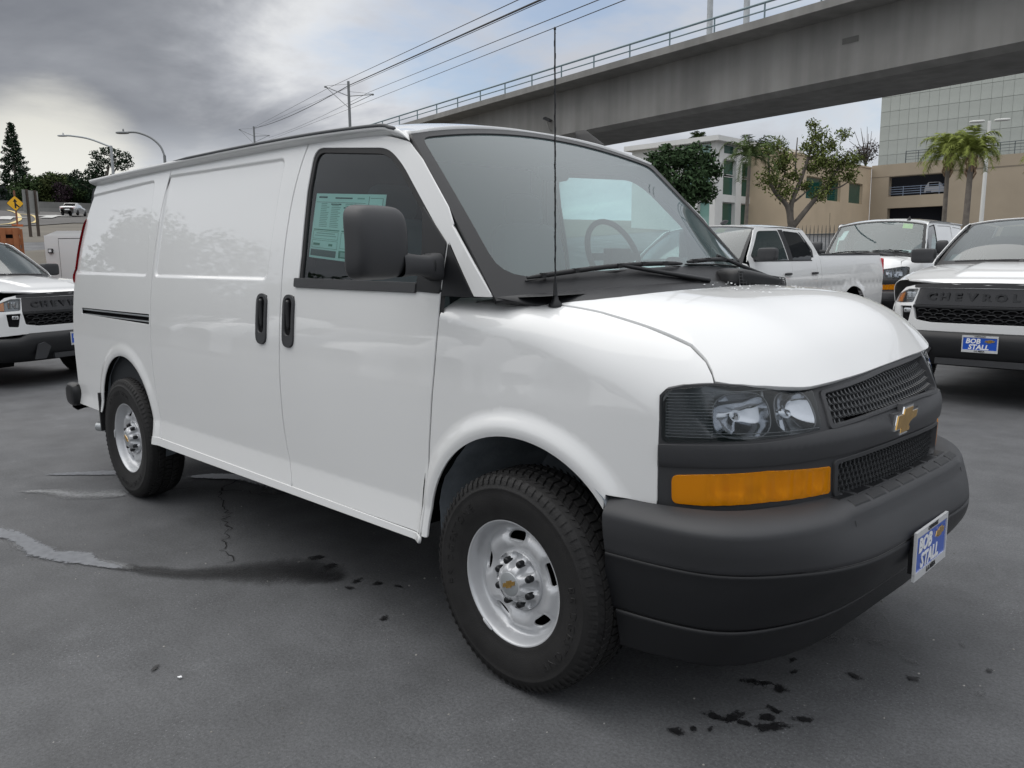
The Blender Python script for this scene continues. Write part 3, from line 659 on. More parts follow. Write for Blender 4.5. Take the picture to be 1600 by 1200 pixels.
def bowtie(w, h, parent, loc, rot, depth=.006, inner=GOLD, name='emblem'):
    b = MB(); b.prism([(x*w, y*h/.5) for x, y in BOW], 0, depth, 'z'); o = b.build(name, CHROME, parent, loc, rot)
    b = MB(); b.prism([(x*w*.90, y*h/.5*.84) for x, y in BOW], depth, depth+.002, 'z'); b.build('emblem_face', inner, o); return o
FACE_X = (math.pi/2, 0, math.pi/2)
bowtie(.20, .092, van, (.925, .0, .943), FACE_X, .012)
b = MB(); b.prism([(x*.225, y*.110/.5) for x, y in BOW], 0, .016, 'z'); b.build('emblem_plinth', GREYP, van, (.915, 0, .943), FACE_X)
# headlights
for sg in (-1, 1):
    L = [(s*-sg, z) for s, z in LAMP] if sg > 0 else LAMP
    hl = panel('headlight', L, Fn(-.055), LAMPB, van, h=.06, ref=(1, 0, 0), thick=0)
    for (s, w, hh) in ((.755, .094, .066), (.560, .082, .060)):
        b = MB(); rows = []
        for t in np.linspace(0, 1, 12):
            row = []
            for g in np.linspace(0, 2*math.pi, 40, endpoint=False):
                cs, sn = math.cos(g), math.sin(g); ds = w*t*math.copysign(abs(cs)**.7, cs); dz = hh*t*math.copysign(abs(sn)**.7, sn); row.append(tuple(float(q) for q in fas(sg*(s+ds), 1.026+dz, -.052+.044*t*t)))
            rows.append(row)
        b.grid(rows, close=True); r = b.build('reflector', REFL, hl)
        x, y, z = (float(q) for q in fas(sg*(s+.022), 1.020, -.050)); _, _, nx1, ny1 = plan(sg*s); n_ = (float(nx1), float(ny1)); b = MB(); b.tube([(x, y, z), (x+n_[0]*.032, y+n_[1]*.032, z), (x+n_[0]*.040, y+n_[1]*.040, z)], [.013, .013, .006], 12); b.build('bulb_shield', CHROME, r)
        b = MB(); p_ = [tuple(float(q) for q in fas(sg*(s+w*.98*k), 1.026, -.006)) for k in (-1, 1)]; b.tube([tuple(float(q) for q in fas(sg*(s+w*math.copysign(abs(math.cos(g))**.7, math.cos(g))), 1.026+hh*math.copysign(abs(math.sin(g))**.7, math.sin(g)), -.007)) for g in np.linspace(0, 2*math.pi, 41)], .003, 6, False); b.build('reflector_rim', LAMPB, r)
    x0 = [fas(sg*.665, z, -.03) for z in (.97, 1.09)]; b = MB(); b.tube([tuple(map(float, q)) for q in x0], .006, 6); b.build('lamp_divider', ALU, hl)
    b = MB()
    for k in range(17):
        z = .953+k*.0093; ss = np.linspace(.845, .985, 6) if 0 < k < 16 else []
        if len(ss): b.tube([tuple(map(float, fas(sg*s, z, -.003))) for s in ss], .0016, 4, False)
        if k in (1, 2, 15): b.tube([tuple(map(float, fas(sg*s, z+.004, -.003))) for s in np.linspace(.48, .85, 12)], .0012, 4, False)
    b.build('lens_ribs', ALU, hl)
    x, y, z = (float(q) for q in fas(sg*.90, 1.03, -.03)); b = MB(); b.grid([[tuple(map(float, fas(sg*s, z, -.035))) for z in np.linspace(.965, 1.10, 6)] for s in np.linspace(.86, .985, 6)]); b.build('side_reflector', LAMPB, hl)
    panel('lamp_lens', L, Fn(.002), GLASSC, van and hl, h=.05, hb=.03, ref=(1, 0, 0), thick=.02)
    L = SIG if sg < 0 else flip(SIG)
    ts = panel('turn_signal', L, lambda u, v: fas(u, v, -.022+.004*np.sin(v*2*math.pi/.05)*(np.abs(u) < .85)+.0035*np.sin(u*2*math.pi/.016)*(np.abs(u) < .86)), REFL2, van, h=.009, hb=.01, ref=(1, 0, 0), thick=0, eps=4e-4)
    for s, w in ((.79, .055), (.62, .08), (.50, .05)):
        b = MB(); b.grid([[tuple(float(q) for q in fas(sg*(s+w*t*math.cos(g)), .806+.036*t*math.sin(g), -.019+.016*t*t)) for g in np.linspace(0, 2*math.pi, 30, endpoint=False)] for t in np.linspace(0, 1, 8)], close=True); b.build('reflector', REFL2, ts)
    x, y, z = (float(q) for q in fas(sg*.80, .806, -.02)); b = MB(); b.sbox((x, y, z), (.03, .02, .022), 2, 6); b.build('bulb', AMBER, ts)
    panel('amber_lens', L, lambda u, v: fas(u, v, .004+.0010*np.sin(u*2*math.pi/.0095)*(np.abs(u) < .86)), AMBG, ts, h=.011, hb=.008, ref=(1, 0, 0), thick=.03, eps=4e-4)
# ---------------------------------------------------------------- bumper
_bp = np.array([(-.2, .962), (0, .962), (.2, .962), (.40, .955), (.55, .930), (.70, .872), (.80, .812), (.868, .735), (.903, .64), (.922, .50), (.930, .365), (.935, .28)])
_bs = np.r_[0, np.cumsum(np.hypot(*np.diff(_bp, axis=0).T))]; _bs -= _bs[1]; _by = Spl(list(zip(_bs, _bp[:, 0]))); _bx = Spl(list(zip(_bs, _bp[:, 1]))); BS = float(_bs[-2])
def bpt(s, d, z):
    a = abs(s); sg = 1 if s >= 0 else -1; e = 1e-3; dx, dy = _bx(a+e)-_bx(a-e), _by(a+e)-_by(a-e); l = math.hypot(dx, dy); k = 1-.45*float(sst((a-.85)/.5))
    yy = float(sg*(_by(a)-dx/l*d*k)); return float(_bx(a)+dy/l*d*k)+float(nose_dx(yy)), yy, z
SS = [BS*math.sin(math.pi/2*t)*.5+BS*t*.5 for t in np.linspace(-1, 1, 81)]
pad = lambda s: float(sst((.50-abs(s))/.05))
_bf = Spl([(.26, -.115), (.33, -.085), (.39, -.050), (.41, -.035), (.455, -.004), (.52, .036), (.57, .046), (.61, .040), (.66, .020), (.70, 0)]); _bsd = Spl([(.26, -.105), (.33, -.075), (.39, -.052), (.41, -.046), (.455, -.037), (.52, -.031), (.57, -.030), (.61, -.019), (.66, -.003), (.70, 0)])
def bdep(s, z):
    k = 1-float(sst((abs(s)-.35)/.60)); return float(_bf(z))*k+float(_bsd(z))*(1-k)
def top_rows(s):
    dz = .012*pad(s); return [bpt(s, d, z) for d, z in ((-.100, .752), (-.06, .744+dz*.6), (-.03, .730+dz), (-.014, .720+dz), (-.005, .711+dz), (-.0005, .703+dz*.8))]+[bpt(s, bdep(s, z), z) for z in (.692, .675, .655, .635, .615, .597, .586)]+[bpt(s, bdep(s, .582)-.005, .580)]
b = MB().grid([top_rows(s) for s in SS]); b.build('front_bumper', GREYP, van)
b = MB().grid([[bpt(s, bdep(s, .578)-.006, .5785)]+[bpt(s, bdep(s, z), z) for z in (.575, .567, .55, .53, .51, .49, .47, .45, .43, .412, .402)]+[bpt(s, bdep(s, .398)-.007, .398)] for s in SS]); b.build('lower_bumper_cover', BLACKP, van)
b = MB().grid([[bpt(s, bdep(s, .395)-.008, .3965)]+[bpt(s, bdep(s, z)+.003, z) for z in (.393, .38, .35, .32, .29, .268, .262)]+[bpt(s, bdep(s, .26)-.03, .262)] for s in SS if abs(s) < BS-.02]); b.build('air_dam', BLACKP, van)
b = MB()
for s in np.linspace(-.45, .45, 2): b.tube([bpt(s, .004, .70), bpt(s, .012, .66)], .001, 4)
for i in range(2):
    for s in np.arange(-.40, .41, .115):
        d0, d1 = ((-.085, -.052), (-.045, -.016))[i]; q = []
        s0 = s-.048+(.03 if i else 0); s1 = s+.048+(.03 if i else 0)
        for zz in (0, .005):
            for ss, dd in ((s0, d0), (s1, d0), (s1, d1), (s0, d1)):
                z = float(np.interp(dd, [-.1, -.06, -.03, -.014], [.750, .742+.0084, .744, .734]))
                q.append(bpt(ss+(.003 if ss == s0 else -.003)*(zz > 0), dd+(.003 if dd == d0 else -.003)*(zz > 0), z-.002+zz))
        b.add(q, [(4, 5, 6, 7), (0, 1, 5, 4), (1, 2, 6, 5), (2, 3, 7, 6), (3, 0, 4, 7)], False)
b.build('step_pad', BLACKP, van, fix=True)
# ---------------------------------------------------------------- licence plate (dealer card in a frame)
TXT = {}
def txt(s, size, depth, m, parent, name, loc, rot, **k):
    key = (s, size, depth, str(k), m.name)
    if key not in TXT:
        me = text_mesh(s, size, depth, name, **k); me.materials.clear(); me.materials.append(m); TXT[key] = me
    return link(name, TXT[key], parent, loc, rot)
PL = {}
def plate(parent, loc, tilt=0):
    if not PL:
        b = MB(); b.box((0, 0, 0), (.006, .305, .155)); PL['b'] = b.mesh('licence_plate', PLATEB)
        b = MB()
        for y, z, dy, dz in ((0, .0725, .318, .020), (0, -.0705, .318, .026), (-.154, 0, .010, .125), (.154, 0, .010, .125)): b.box((.003, y, z), (.009, dy, dz))
        PL['f'] = b.mesh('plate_frame', mat('plate_frame_silver', (.70, .71, .72), .25, .3))
    o = link('licence_plate', PL['b'], parent, loc, (0, tilt, 0)); link('plate_frame', PL['f'], o)
    k = dict(shear=.18, bold=.0022)
    txt('BOB', .066, .0008, PLATEW, o, 'lettering', (.0045, -.062, .026), FACE_X, **k); txt('STALL', .066, .0008, PLATEW, o, 'lettering', (.0045, -.012, -.031), FACE_X, **k)
    txt('LA MESA', .024, .0006, SEAL, o, 'lettering', (.0082, 0, -.0705), FACE_X, bold=.0008); txt('CHEVROLET', .018, .0006, SEAL, o, 'lettering', (.0082, 0, .0725), FACE_X, bold=.0006)
    bowtie(.085, .034, o, (.0042, .085, .030), FACE_X, .001, name='plate_emblem'); return o
plate(van, (1.036, 0, .523), .0); b = MB(); b.box((1.024, 0, .525), (.016, .29, .13)); b.build('plate_bracket', BLACKP, van)
# ---------------------------------------------------------------- wheels
def make_wheel(name, parent):
    w = sub(name, parent)
    b = MB(); R = .387
    b.lathe([(.212, .088), (.214, -.092), (.224, -.101), (.235, -.102), (.25, -.107), (.285, -.118), (.315, -.1195), (.333, -.118), (.336, -.1195), (.339, -.117), (.355, -.112), (.368, -.106), (.374, -.098), (.3785, -.088), (.3785, .088), (.37, .105), (.33, .118), (.25, .107), (.224, .1)], 96)
    n = 76
    for j, (c0, ww) in enumerate(((-.0805, .026), (-.0455, .034), (0, .040), (.0455, .034), (.0805, .026))):
        for k in range(n):
            g0 = 2*math.pi*(k+(.5 if j % 2 else 0)+.03)/n; dg = 2*math.pi/n*(.80 if j in (0, 4) else .86); sk = (.010 if j % 2 else -.010)*(0 if j == 2 else 1)
            q = []
            for rr, sh in ((.374, 0), (R-(.004 if j in (0, 4) else 0), .0015)):
                for (a, e) in ((0, -1), (1, -1), (1, 1), (0, 1)):
                    gg = g0+dg*a+(sh*4 if a == 0 else -sh*4)+sk*4*e*.5; ra = rr-(.006 if (j == 0 and e < 0) or (j == 4 and e > 0) else 0); q.append((ra*math.cos(gg), c0+e*(ww/2-sh), ra*math.sin(gg)))
            b.add(q, [(4, 5, 6, 7), (0, 1, 5, 4), (1, 2, 6, 5), (2, 3, 7, 6), (3, 0, 4, 7)], False)
            if j in (0, 4):
                e = -1 if j == 0 else 1; q = []
                for rr, aa in ((.378, .098), (.362, .1095), (.350, .1145)):
                    for a in (.08, .62): q.append(((rr+.003)*math.cos(g0+dg*a), e*(aa+.0025), (rr+.003)*math.sin(g0+dg*a)))
                b.add(q, [(0, 1, 3, 2), (2, 3, 5, 4)], False)
    b.build('tyre', TYRE, w, fix=True)
    # raised sidewall lettering
    word = 'BRIDGESTONE'; b = MB(); me = text_mesh(word, .046, .002, 'sidewall_lettering', bold=-.0004, spacing=1.25); vs = [(v.co.x, v.co.y, v.co.z) for v in me.vertices]; fs = [tuple(p.vertices) for p in me.polygons]; bpy.data.meshes.remove(me)
    for a0 in (-.35, math.pi-.35):
        q = []
        for x, y, z in vs:
            g = a0-x/.292; r = .292+y; q.append((r*math.cos(g), -(.1187-.9*max(0, .285-r)-.08*max(0, r-.31))-z, r*math.sin(g)))
        b.add(q, fs, False)
    b.build('sidewall_lettering', TYRE, w)
    # pressed steel disc with five slots
    prof = Spl([(.05, -.050), (.09, -.050), (.112, -.056), (.135, -.068), (.155, -.070), (.172, -.060), (.186, -.048), (.196, -.048), (.203, -.058), (.209, -.080), (.215, -.096), (.221, -.101), (.226, -.099)])
    slots = []
    for k in range(5):
        g = math.radians(94+72*k); L = [(.040*math.copysign(abs(math.cos(q))**.75, math.cos(q)), .0200*math.copysign(abs(math.sin(q))**.9, math.sin(q))) for q in np.linspace(0, 2*math.pi, 28, endpoint=False)]
        slots.append([((.1585+q)*math.cos(g)-p*math.sin(g), (.1585+q)*math.sin(g)+p*math.cos(g)) for p, q in L])
    def disc(u, v):
        r = np.hypot(u, v); d = prof(r)
        for k in range(5):
            g = math.radians(94+72*k); p = -u*math.sin(g)+v*math.cos(g); q = u*math.cos(g)+v*math.sin(g)-.1585; e = np.sqrt((p/.054)**2+(q/.034)**2); d = d+.012*sst((1.25-e)/.6)
        return u, d, v
    circ = [(.226*math.cos(g), .226*math.sin(g)) for g in np.linspace(0, 2*math.pi, 96, endpoint=False)]
    ex = [(r*math.cos(g), r*math.sin(g)) for r in (.223, .2195, .216, .2125, .209, .2055, .202, .198, .193, .187, .18, .172, .164, .155, .145, .135, .12, .10) for g in np.linspace(0, 2*math.pi, 88, endpoint=False)]
    panel('rim', circ, disc, STEEL, w, slots, h=.03, hb=.006, extra=ex, thick=.010)
    b = MB(); b.lathe([(.20, -.05), (.205, .03), (.20, .08)], 40); b.lathe([(.0, .0), (.2, .0)], 30, c=(0, .02, 0)); b.build('brake_backing', DARK, w)
    # centre cap with flutes
    rows = []
    for r in np.linspace(.0, .104, 20):
        row = []
        for k in range(96):
            g = 2*math.pi*k/96; a = ((g-math.pi/8) % (math.pi/4))-math.pi/8; dome = -.108 if r < .046 else -.108+.042*sst((r-.046)/.056)
            e = math.hypot((r-.080)/.028, a*.078/.0185); row.append((r*math.cos(g), float(dome)+.034*float(sst((1.1-e)/.3))*(r > .05), r*math.sin(g)))
        rows.append(row)
    b = MB().grid(rows, close=True); b.lathe([(.104, -.066), (.106, -.058), (.106, -.045)], 48); cap = b.build('centre_cap', STEEL, w, fix=True)
    b = MB(); b.lathe([(0, -.1095), (.040, -.1095), (.043, -.108), (.044, -.104)], 32); b.build('cap_disc', ALU, w)
    bowtie(.066, .028, w, (0, -.1095, 0), (math.pi/2, math.radians(-22), 0), .001)
    b = MB(); b.lathe([(0, -.096), (.010, -.096), (.0125, -.090), (.0125, -.05)], 12); nm = b.mesh('lug_nut', NUT)
    for k in range(8):
        g = math.pi/8+k*math.pi/4+0; link('lug_nut', nm, w, (.078*math.cos(g), 0, .078*math.sin(g)))
    b = MB(); b.sbox((0, 0, 0), (.055, .008, .010), 3, 5); g = math.radians(238); b.build('balance_weight', STEEL, w, (.219*math.cos(g), -.103, .219*math.sin(g)), (0, -g-math.pi/2, 0))
    return w
wh = make_wheel('wheel', van); wh.location = (0, -.867, .387)
for x, y, r in ((0, .867, math.pi), (-WB, -.867, 0), (-WB, .867, math.pi)):
    k = copy_tree(wh, van); k.location = (x, y, .387); k.rotation_euler = (0, 1.0 if x else 0, r)
# ---------------------------------------------------------------- cabin
b = MB(); b.grid([[(x, y, z) for y in np.linspace(-.86, .86, 8)] for x, z in ((.06, 1.37), (-.12, 1.36), (-.26, 1.345), (-.33, 1.30), (-.36, 1.16), (-.30, .8))]); b.build('dashboard', INTER, van)
b = MB(); b.sbox((-.30, .42, 1.36), (.22, .42, .10), 5, 6); b.build('instrument_hood', INTERD, van)
b = MB(); sw = []
for k in range(33):
    g = 2*math.pi*k/32; sw.append((-.62-.07*math.sin(g), .42+.195*math.cos(g), 1.50+.175*math.sin(g)))
b.tube(sw, .014, 8, False); b.box((-.60, .42, 1.49), (.05, .16, .10)); b.box((-.61, .42, 1.50), (.03, .37, .035)); b.tube([(-.60, .42, 1.48), (-.25, .42, 1.28)], .03, 8); b.build('steering_wheel', INTERD, van)
for sg in (-1, 1):
    b = MB(); b.sbox((-.92, sg*.45, 1.06), (.52, .50, .18), 5, 8); o = b.build('seat', SEATM, van, fix=True)
    b = MB(); b.sbox((-1.16, sg*.45, 1.38), (.16, .48, .62), 5, 8, fn=lambda x, y, z: (x-.16*(z+.31), y, z)); b.build('seat_back', SEATM, o, fix=True)
    b = MB(); b.sbox((-1.27, sg*.45, 1.76), (.09, .26, .17), 4, 6); b.build('head_rest', SEATM, o, fix=True)
    b = MB(); b.box((-.9, sg*.915, 1.05), (.95, .03, .62)); b.build('door_card', INTER, van)
b = MB(); b.box((-1.50, 0, 1.30), (.03, 1.50, 1.42)); b.build('bulkhead', INTERD, van)
b = MB(); b.sbox((-.66, .0, 1.88), (.03, .22, .07), 4, 6); b.tube([(-.64, 0, 1.93), (-.66, 0, 1.90)], .01); b.build('rear_view_mirror', SEAL, van, fix=True)
# price sheet behind the passenger glass
def onglass(o, d): return [(x, -float(S(x, z))+d, z) for x, z in o]
SHEET = mat('mint_white_paper', (.80, .90, .83), .6); INK = mat('print_ink', (.05, .10, .09), .6); INKG = mat('print_green', (.06, .26, .17), .6); INKL = mat('print_faint', (.36, .50, .44), .6)
def sheet(c4, name):
    """bilinear patch of paper; returns its (a, b) -> (x, z) map and the object"""
    f = lambda a, b_: tuple(np.array(c4[0])*(1-a)*(1-b_)+np.array(c4[1])*a*(1-b_)+np.array(c4[2])*a*b_+np.array(c4[3])*(1-a)*b_)
    b = MB(); b.grid([[onglass([f(i/8, j/8)], .026)[0] for j in range(9)] for i in range(9)]); return f, b.build(name, SHEET, van)
f, sh = sheet([(-1.322, 1.512), (-.80, 1.470), (-.80, 1.752), (-1.318, 1.790)], 'price_sheet')
b = MB()
def bar(f, a0, b0, a1, b1, k):
    b.cur = k; b.grid([[onglass([f(a0+(a1-a0)*i/4, q)], .0245)[0] for q in (b0, b1)] for i in range(5)])
bar(f, .05, .93, .18, .955, 0); bar(f, .30, .925, .55, .945, 0); bar(f, .62, .925, .72, .945, 2); bar(f, .02, .865, .74, .870, 0); bar(f, .78, .60, .785, .97, 0); bar(f, .80, .94, .97, .945, 0); bar(f, .965, .62, .97, .94, 0)
for k in range(14):
    y = .84-k*.027; bar(f, .10, y, .18+.05*random.random(), y+.011, 2); bar(f, .26, y, .36+.05*random.random(), y+.011, 2); bar(f, .46, y, .56+.12*random.random(), y+.011, 2)
bar(f, .25, .83, .40, .850, 0); bar(f, .44, .78, .60, .80, 0); bar(f, .03, .435, .42, .45, 1); bar(f, .45, .435, .97, .45, 1)
for (x0, y0, x1, y1) in ((.03, .30, .41, .42), (.03, .16, .41, .28), (.45, .18, .95, .42)):
    for q in ((x0, y0, x1, y0+.005), (x0, y1-.005, x1, y1), (x0, y0, x0+.004, y1), (x1-.004, y0, x1, y1)): bar(f, *q, 1)
bar(f, .08, .38, .36, .395, 2); bar(f, .06, .345, .38, .358, 2); bar(f, .05, .20, .15, .235, 1); bar(f, .28, .20, .34, .235, 1); bar(f, .02, .035, .40, .135, 0); bar(f, .44, .04, .62, .15, 1); bar(f, .47, .06, .60, .13, 2)
b.build('printed_lines', [INK, INKG, INKL], sh)
# ================================================================ pickup trucks
_tp = Spl([(.40, .955), (.6, .985), (.85, 1.0), (1.1, 1.0), (1.25, .985), (1.38, .955), (1.5, .91), (1.7, .82), (1.86, .735)])
TA = ((0, .42, .455), (-3.75, .46, .50))
def S2(x, z):
    x = np.asarray(x, float); z = np.asarray(z, float); y = _tp(z)
    y = y-.012*np.exp(-((z-.98)/.05)**2)
    t = np.maximum(x-.25, 0); y = y-.11*(t/.65)**2
    t = np.maximum(-4.4-x, 0); y = y-.03*(t/.6)**2
    for cx, cz, R in TA:
        r = np.hypot(x-cx, (z-cz)*1.0)-R; y = y+np.where((r > -.2) & (z < 1.1), sst((.10-r)/.06)*.022, 0)
    return y
_th = Spl([(-.75, 1.40), (-.4, 1.385), (0, 1.355), (.4, 1.30), (.7, 1.245), (.85, 1.19), (.92, 1.12)])
def f2(x, y, z):
    d1 = S2(x, z)-np.abs(y); top = _th(x)-.018*(np.abs(y)/.8)**4+.022*sst((np.abs(np.abs(y)-.36)-.0)/.10)*sst((.62-x)/.3)*0+.020*sst((.42-np.abs(y))/.10)*sst((.70-x)/.25); return -smax(-d1, -(top-z), .10)
def fp2(x, ph, oy=.5, oz=.75):
    x, ph = np.broadcast_arrays(np.asarray(x, float), np.asarray(ph, float)); lo = np.full(x.shape, .02); hi = np.full(x.shape, 1.2)
    for _ in range(30):
        m = (lo+hi)/2; f = f2(x, oy+m*np.cos(ph), oz+m*np.sin(ph)); lo = np.where(f > 0, m, lo); hi = np.where(f > 0, hi, m)
    return x, oy+lo*np.cos(ph), oz+lo*np.sin(ph)
def hz2(x, y):
    lo = np.full(np.shape(x), .7); hi = np.full(np.shape(x), 1.7)
    for _ in range(30):
        m = (lo+hi)/2; f = f2(x, y, m); lo = np.where(f > 0, m, lo); hi = np.where(f > 0, hi, m)
    return lo
_q = np.array([(-.2, .915), (0, .92), (.3, .912), (.55, .885), (.75, .825), (.88, .73), (.945, .62), (.975, .50), (.985, .40)]); _qs = np.r_[0, np.cumsum(np.hypot(*np.diff(_q, axis=0).T))]; _qs -= _qs[1]
_qy = Spl(list(zip(_qs, _q[:, 0]))); _qx = Spl(list(zip(_qs, _q[:, 1])))
def tf(s, z, d=0):
    s = np.asarray(s, float); a = np.abs(s); e = 1e-3; x, y = _qx(a), _qy(a); dx, dy = _qx(a+e)-_qx(a-e), _qy(a+e)-_qy(a-e); l = np.hypot(dx, dy); g = np.sign(s+1e-12)
    d = d-.06*np.maximum(z-.95, 0)/.2; return x+dy/l*d, (y-dx/l*d)*g, z+0*x
Tn = lambda d: (lambda u, v: tf(u, v, d))
F2s = lambda u, v: (u, -S2(u, v), v)
p2 = lambda y, z: math.atan2(z-.75, y-.5)*.5
def ph2(x, z): return math.atan2(z-.75, float(S2(x, z))-.5)*.5
def wheelarch(i, n=30, low=.45, dr=0):
    cx, cz, R = TA[i]; R += dr; return [(cx-R, low)]+[(cx+R*math.cos(math.pi*(1-k/n)), cz+R*math.sin(math.pi*(1-k/n))) for k in range(n+1)]+[(cx+R, low)]
TR = thing('pickup_truck', 'white pickup truck at the right edge facing the camera, blue card on its black bumper', 'pickup truck', group='white pickup trucks')
KW = dict(mirror=True, h=.08, hb=.03, thick=.006)
fen2 = [(-.62, ph2(-.62, z)) for z in (.47, .7, .95, 1.15)]+[(-.60, p2(.93, 1.335))]+[(x, p2(y, float(hz2(np.array([x]), np.array([y]))[0]))) for x, y in ((-.45, .875), (0, .872), (.4, .865), (.62, .835), (.70, .80))]
fen2 += [(.655, p2(.865, 1.145)), (.585, p2(.935, 1.06)), (.555, p2(.95, .97)), (.60, p2(.94, .88)), (.56, p2(.945, .74))]+[(x, ph2(x, z)) for x, z in wheelarch(0, low=.47)[::-1] if z > .70 or x < 0]
panel('front_fender', fen2, lambda u, v: (lambda r: (r[0], -r[1], r[2]))(fp2(u, v*2)), WHITE, TR, **KW)
hx = [(-.45, .868), (0, .865), (.4, .858), (.62, .828), (.695, .79)]
hf = [(.74, .74), (.785, .64), (.825, .5), (.855, .3), (.865, 0)]
panel('bonnet', hx+hf+[(x, -y) for x, y in hf[-2::-1]]+[(x, -y) for x, y in hx[::-1]]+[(-.30, -.5), (-.26, 0), (-.30, .5)], lambda u, v: (u, v, hz2(u, v)), WHITE, TR, h=.05, hb=.03, ref=(0, 0, 1), thick=.02)
w1 = rc([(-.78, 1.385), (-.70, 1.45), (-1.12, 1.80), (-1.70, 1.815), (-1.70, 1.385)], [.02, .03, .08, .04, .02]); w2 = rc([(-1.84, 1.385), (-1.84, 1.815), (-2.30, 1.79), (-2.46, 1.52), (-2.44, 1.42), (-2.38, 1.385)], [.02, .04, .06, .04, .03, .02])
panel('front_door', [(-.628, .47), (-.628, 1.36), (-.60, 1.44), (-1.02, 1.80), (-1.10, 1.84), (-1.765, 1.85), (-1.765, .47)], F2s, WHITE, TR, [w1], **KW)
panel('rear_door', [(-1.773, .47), (-1.773, 1.85), (-2.34, 1.83), (-2.52, 1.55), (-2.53, 1.0), (-2.62, .8), (-2.72, .47)], F2s, WHITE, TR, [w2], **KW)
panel('front_side_window', w1, F2s, GLASST, TR, mirror=True, h=.1, hb=.04, lift=-.006, thick=0)
panel('rear_side_window', w2, F2s, mat('privacy_glass', (.012, .014, .016), .03, spec=.7), TR, mirror=True, h=.1, hb=.04, lift=-.006, thick=0)
panel('door_pillar_trim', [(-1.705, 1.375), (-1.705, 1.825), (-1.835, 1.825), (-1.835, 1.375)], F2s, BLACKP, TR, mirror=True, h=.1, lift=.003)
panel('rear_pillar_trim', [(-2.30, 1.80), (-2.33, 1.79), (-2.50, 1.53), (-2.47, 1.42), (-2.435, 1.42), (-2.455, 1.52)], F2s, BLACKP, TR, mirror=True, h=.1, lift=.003)
panel('belt_trim', [(-.76, 1.372), (-.76, 1.388), (-2.40, 1.388), (-2.40, 1.372)], F2s, BLACKP, TR, mirror=True, h=.1, lift=.005)
panel('cab_side', [(-2.348, 1.832), (-2.46, 1.828), (-2.60, 1.60), (-2.66, 1.46), (-2.66, .9), (-2.66, .80), (-2.628, .8), (-2.538, 1.0), (-2.528, 1.55)], F2s, WHITE, TR, **KW)
ra = [(x, z) for x, z in wheelarch(1, low=.50)]
panel('bed_side', [(-2.672, .50), (-2.672, 1.455), (-4.94, 1.455), (-4.96, .9), (-4.95, .52)]+[(x, z) for x, z in ra], F2s, WHITE, TR, **KW)
panel('bed_rail_cap', [(-2.68, 1.450), (-2.68, 1.472), (-4.93, 1.472), (-4.93, 1.450)], F2s, BLACKP, TR, mirror=True, h=.1, lift=.006, thick=.06)
def ws2(u, v):
    y = (.90+(.715-.90)*v)*u; x = (-.22-.34*u*u)*(1-v)+(-1.10-.06*u*u)*v; z = (1.395-.02*u*u)*(1-v)+(1.885-.045*u*u)*v; b = .10*v*(1-v); return x+b*.45, y, z+b
panel('windscreen', rc([(-.96, 0), (.96, 0), (.96, .98), (-.96, .98)], .05), ws2, GLASST, TR, h=.12, hb=.06, ref=(1, 0, 1), thick=0)
panel('windscreen_trim', [(-1.0, -.03), (1.0, -.03), (1.0, 1.0), (-1.0, 1.0)], ws2, BLACKP, TR, [rc([(-.955, .05), (.955, .05), (.95, .965), (-.95, .965)], .06)], h=.1, hb=.05, ref=(1, 0, 1), lift=.003)
panel('a_pillar', [(-.60, 1.425), (-.58, 1.385), (-.56, 1.375), (-1.10, 1.835), (-1.14, 1.848), (-1.03, 1.81)], F2s, WHITE, TR, mirror=True, h=.1, lift=.003)
def rz2(x, y): return Spl([(-2.6, 1.835), (-2.2, 1.862), (-1.6, 1.868), (-1.05, 1.838)])(x)+.052*(1-np.clip(np.abs(y)/.745, 0, 1)**3)
panel('roof', [(-1.11-.06*(y/.74)**2, y) for y in np.linspace(-.742, .742, 9)]+[(-1.8, .742), (-2.45, .735), (-2.52, .5), (-2.54, 0), (-2.52, -.5), (-2.45, -.735), (-1.8, -.742)], lambda u, v: (u, v, rz2(u, v)), WHITE, TR, h=.1, hb=.05, ref=(0, 0, 1))
b = MB(); b.grid([[(-2.50-.16*t, y*(1+.25*t), 1.84-.40*t) for y in np.linspace(-.70, .70, 8)] for t in (0, .5, 1)]); b.build('rear_window', GLASST, TR)
b = MB(); b.box((-2.67, 0, .98), (.02, 1.86, .96)); b.build('cab_back', WHITE, TR)
b = MB(); b.box((-3.8, 0, .95), (2.26, 1.80, .04)); b.box((-3.8, -.88, 1.2), (2.26, .03, .5)); b.box((-3.8, .88, 1.2), (2.26, .03, .5)); b.build('load_bed', BLACKP, TR)
b = MB(); b.sbox((-4.96, 0, 1.19), (.08, 1.76, .56), 9, 10); b.build('tailgate', WHITE, TR, fix=True)
b = MB(); b.sbox((-4.965, -.905, 1.24), (.06, .12, .32), 7, 8); o = b.build('tail_light', REDL, TR); mirror_obj(o)
b = MB(); b.sbox((-5.04, 0, .66), (.18, 1.86, .22), 6, 8); b.build('rear_bumper', GREYP, TR, fix=True)
b = MB(); b.box((-1.9, 0, .50), (4.9, 1.2, .20)); b.box((-.2, 0, .65), (1.4, 1.35, .6)); b.build('underbody', DARK, TR)
for cx, cz, R in TA:
    b = MB(); b.grid([[(cx+(R+.015)*math.cos(g), y, cz+(R+.015)*math.sin(g)) for y in (-.95, -.55)] for g in np.linspace(-.3, math.pi+.3, 24)]); b.prism([(cx+R*math.cos(g), cz+R*math.sin(g)) for g in np.linspace(0, math.pi, 16)], -.56, -.55); o = b.build('wheel_arch_liner', DARK, TR); mirror_obj(o)
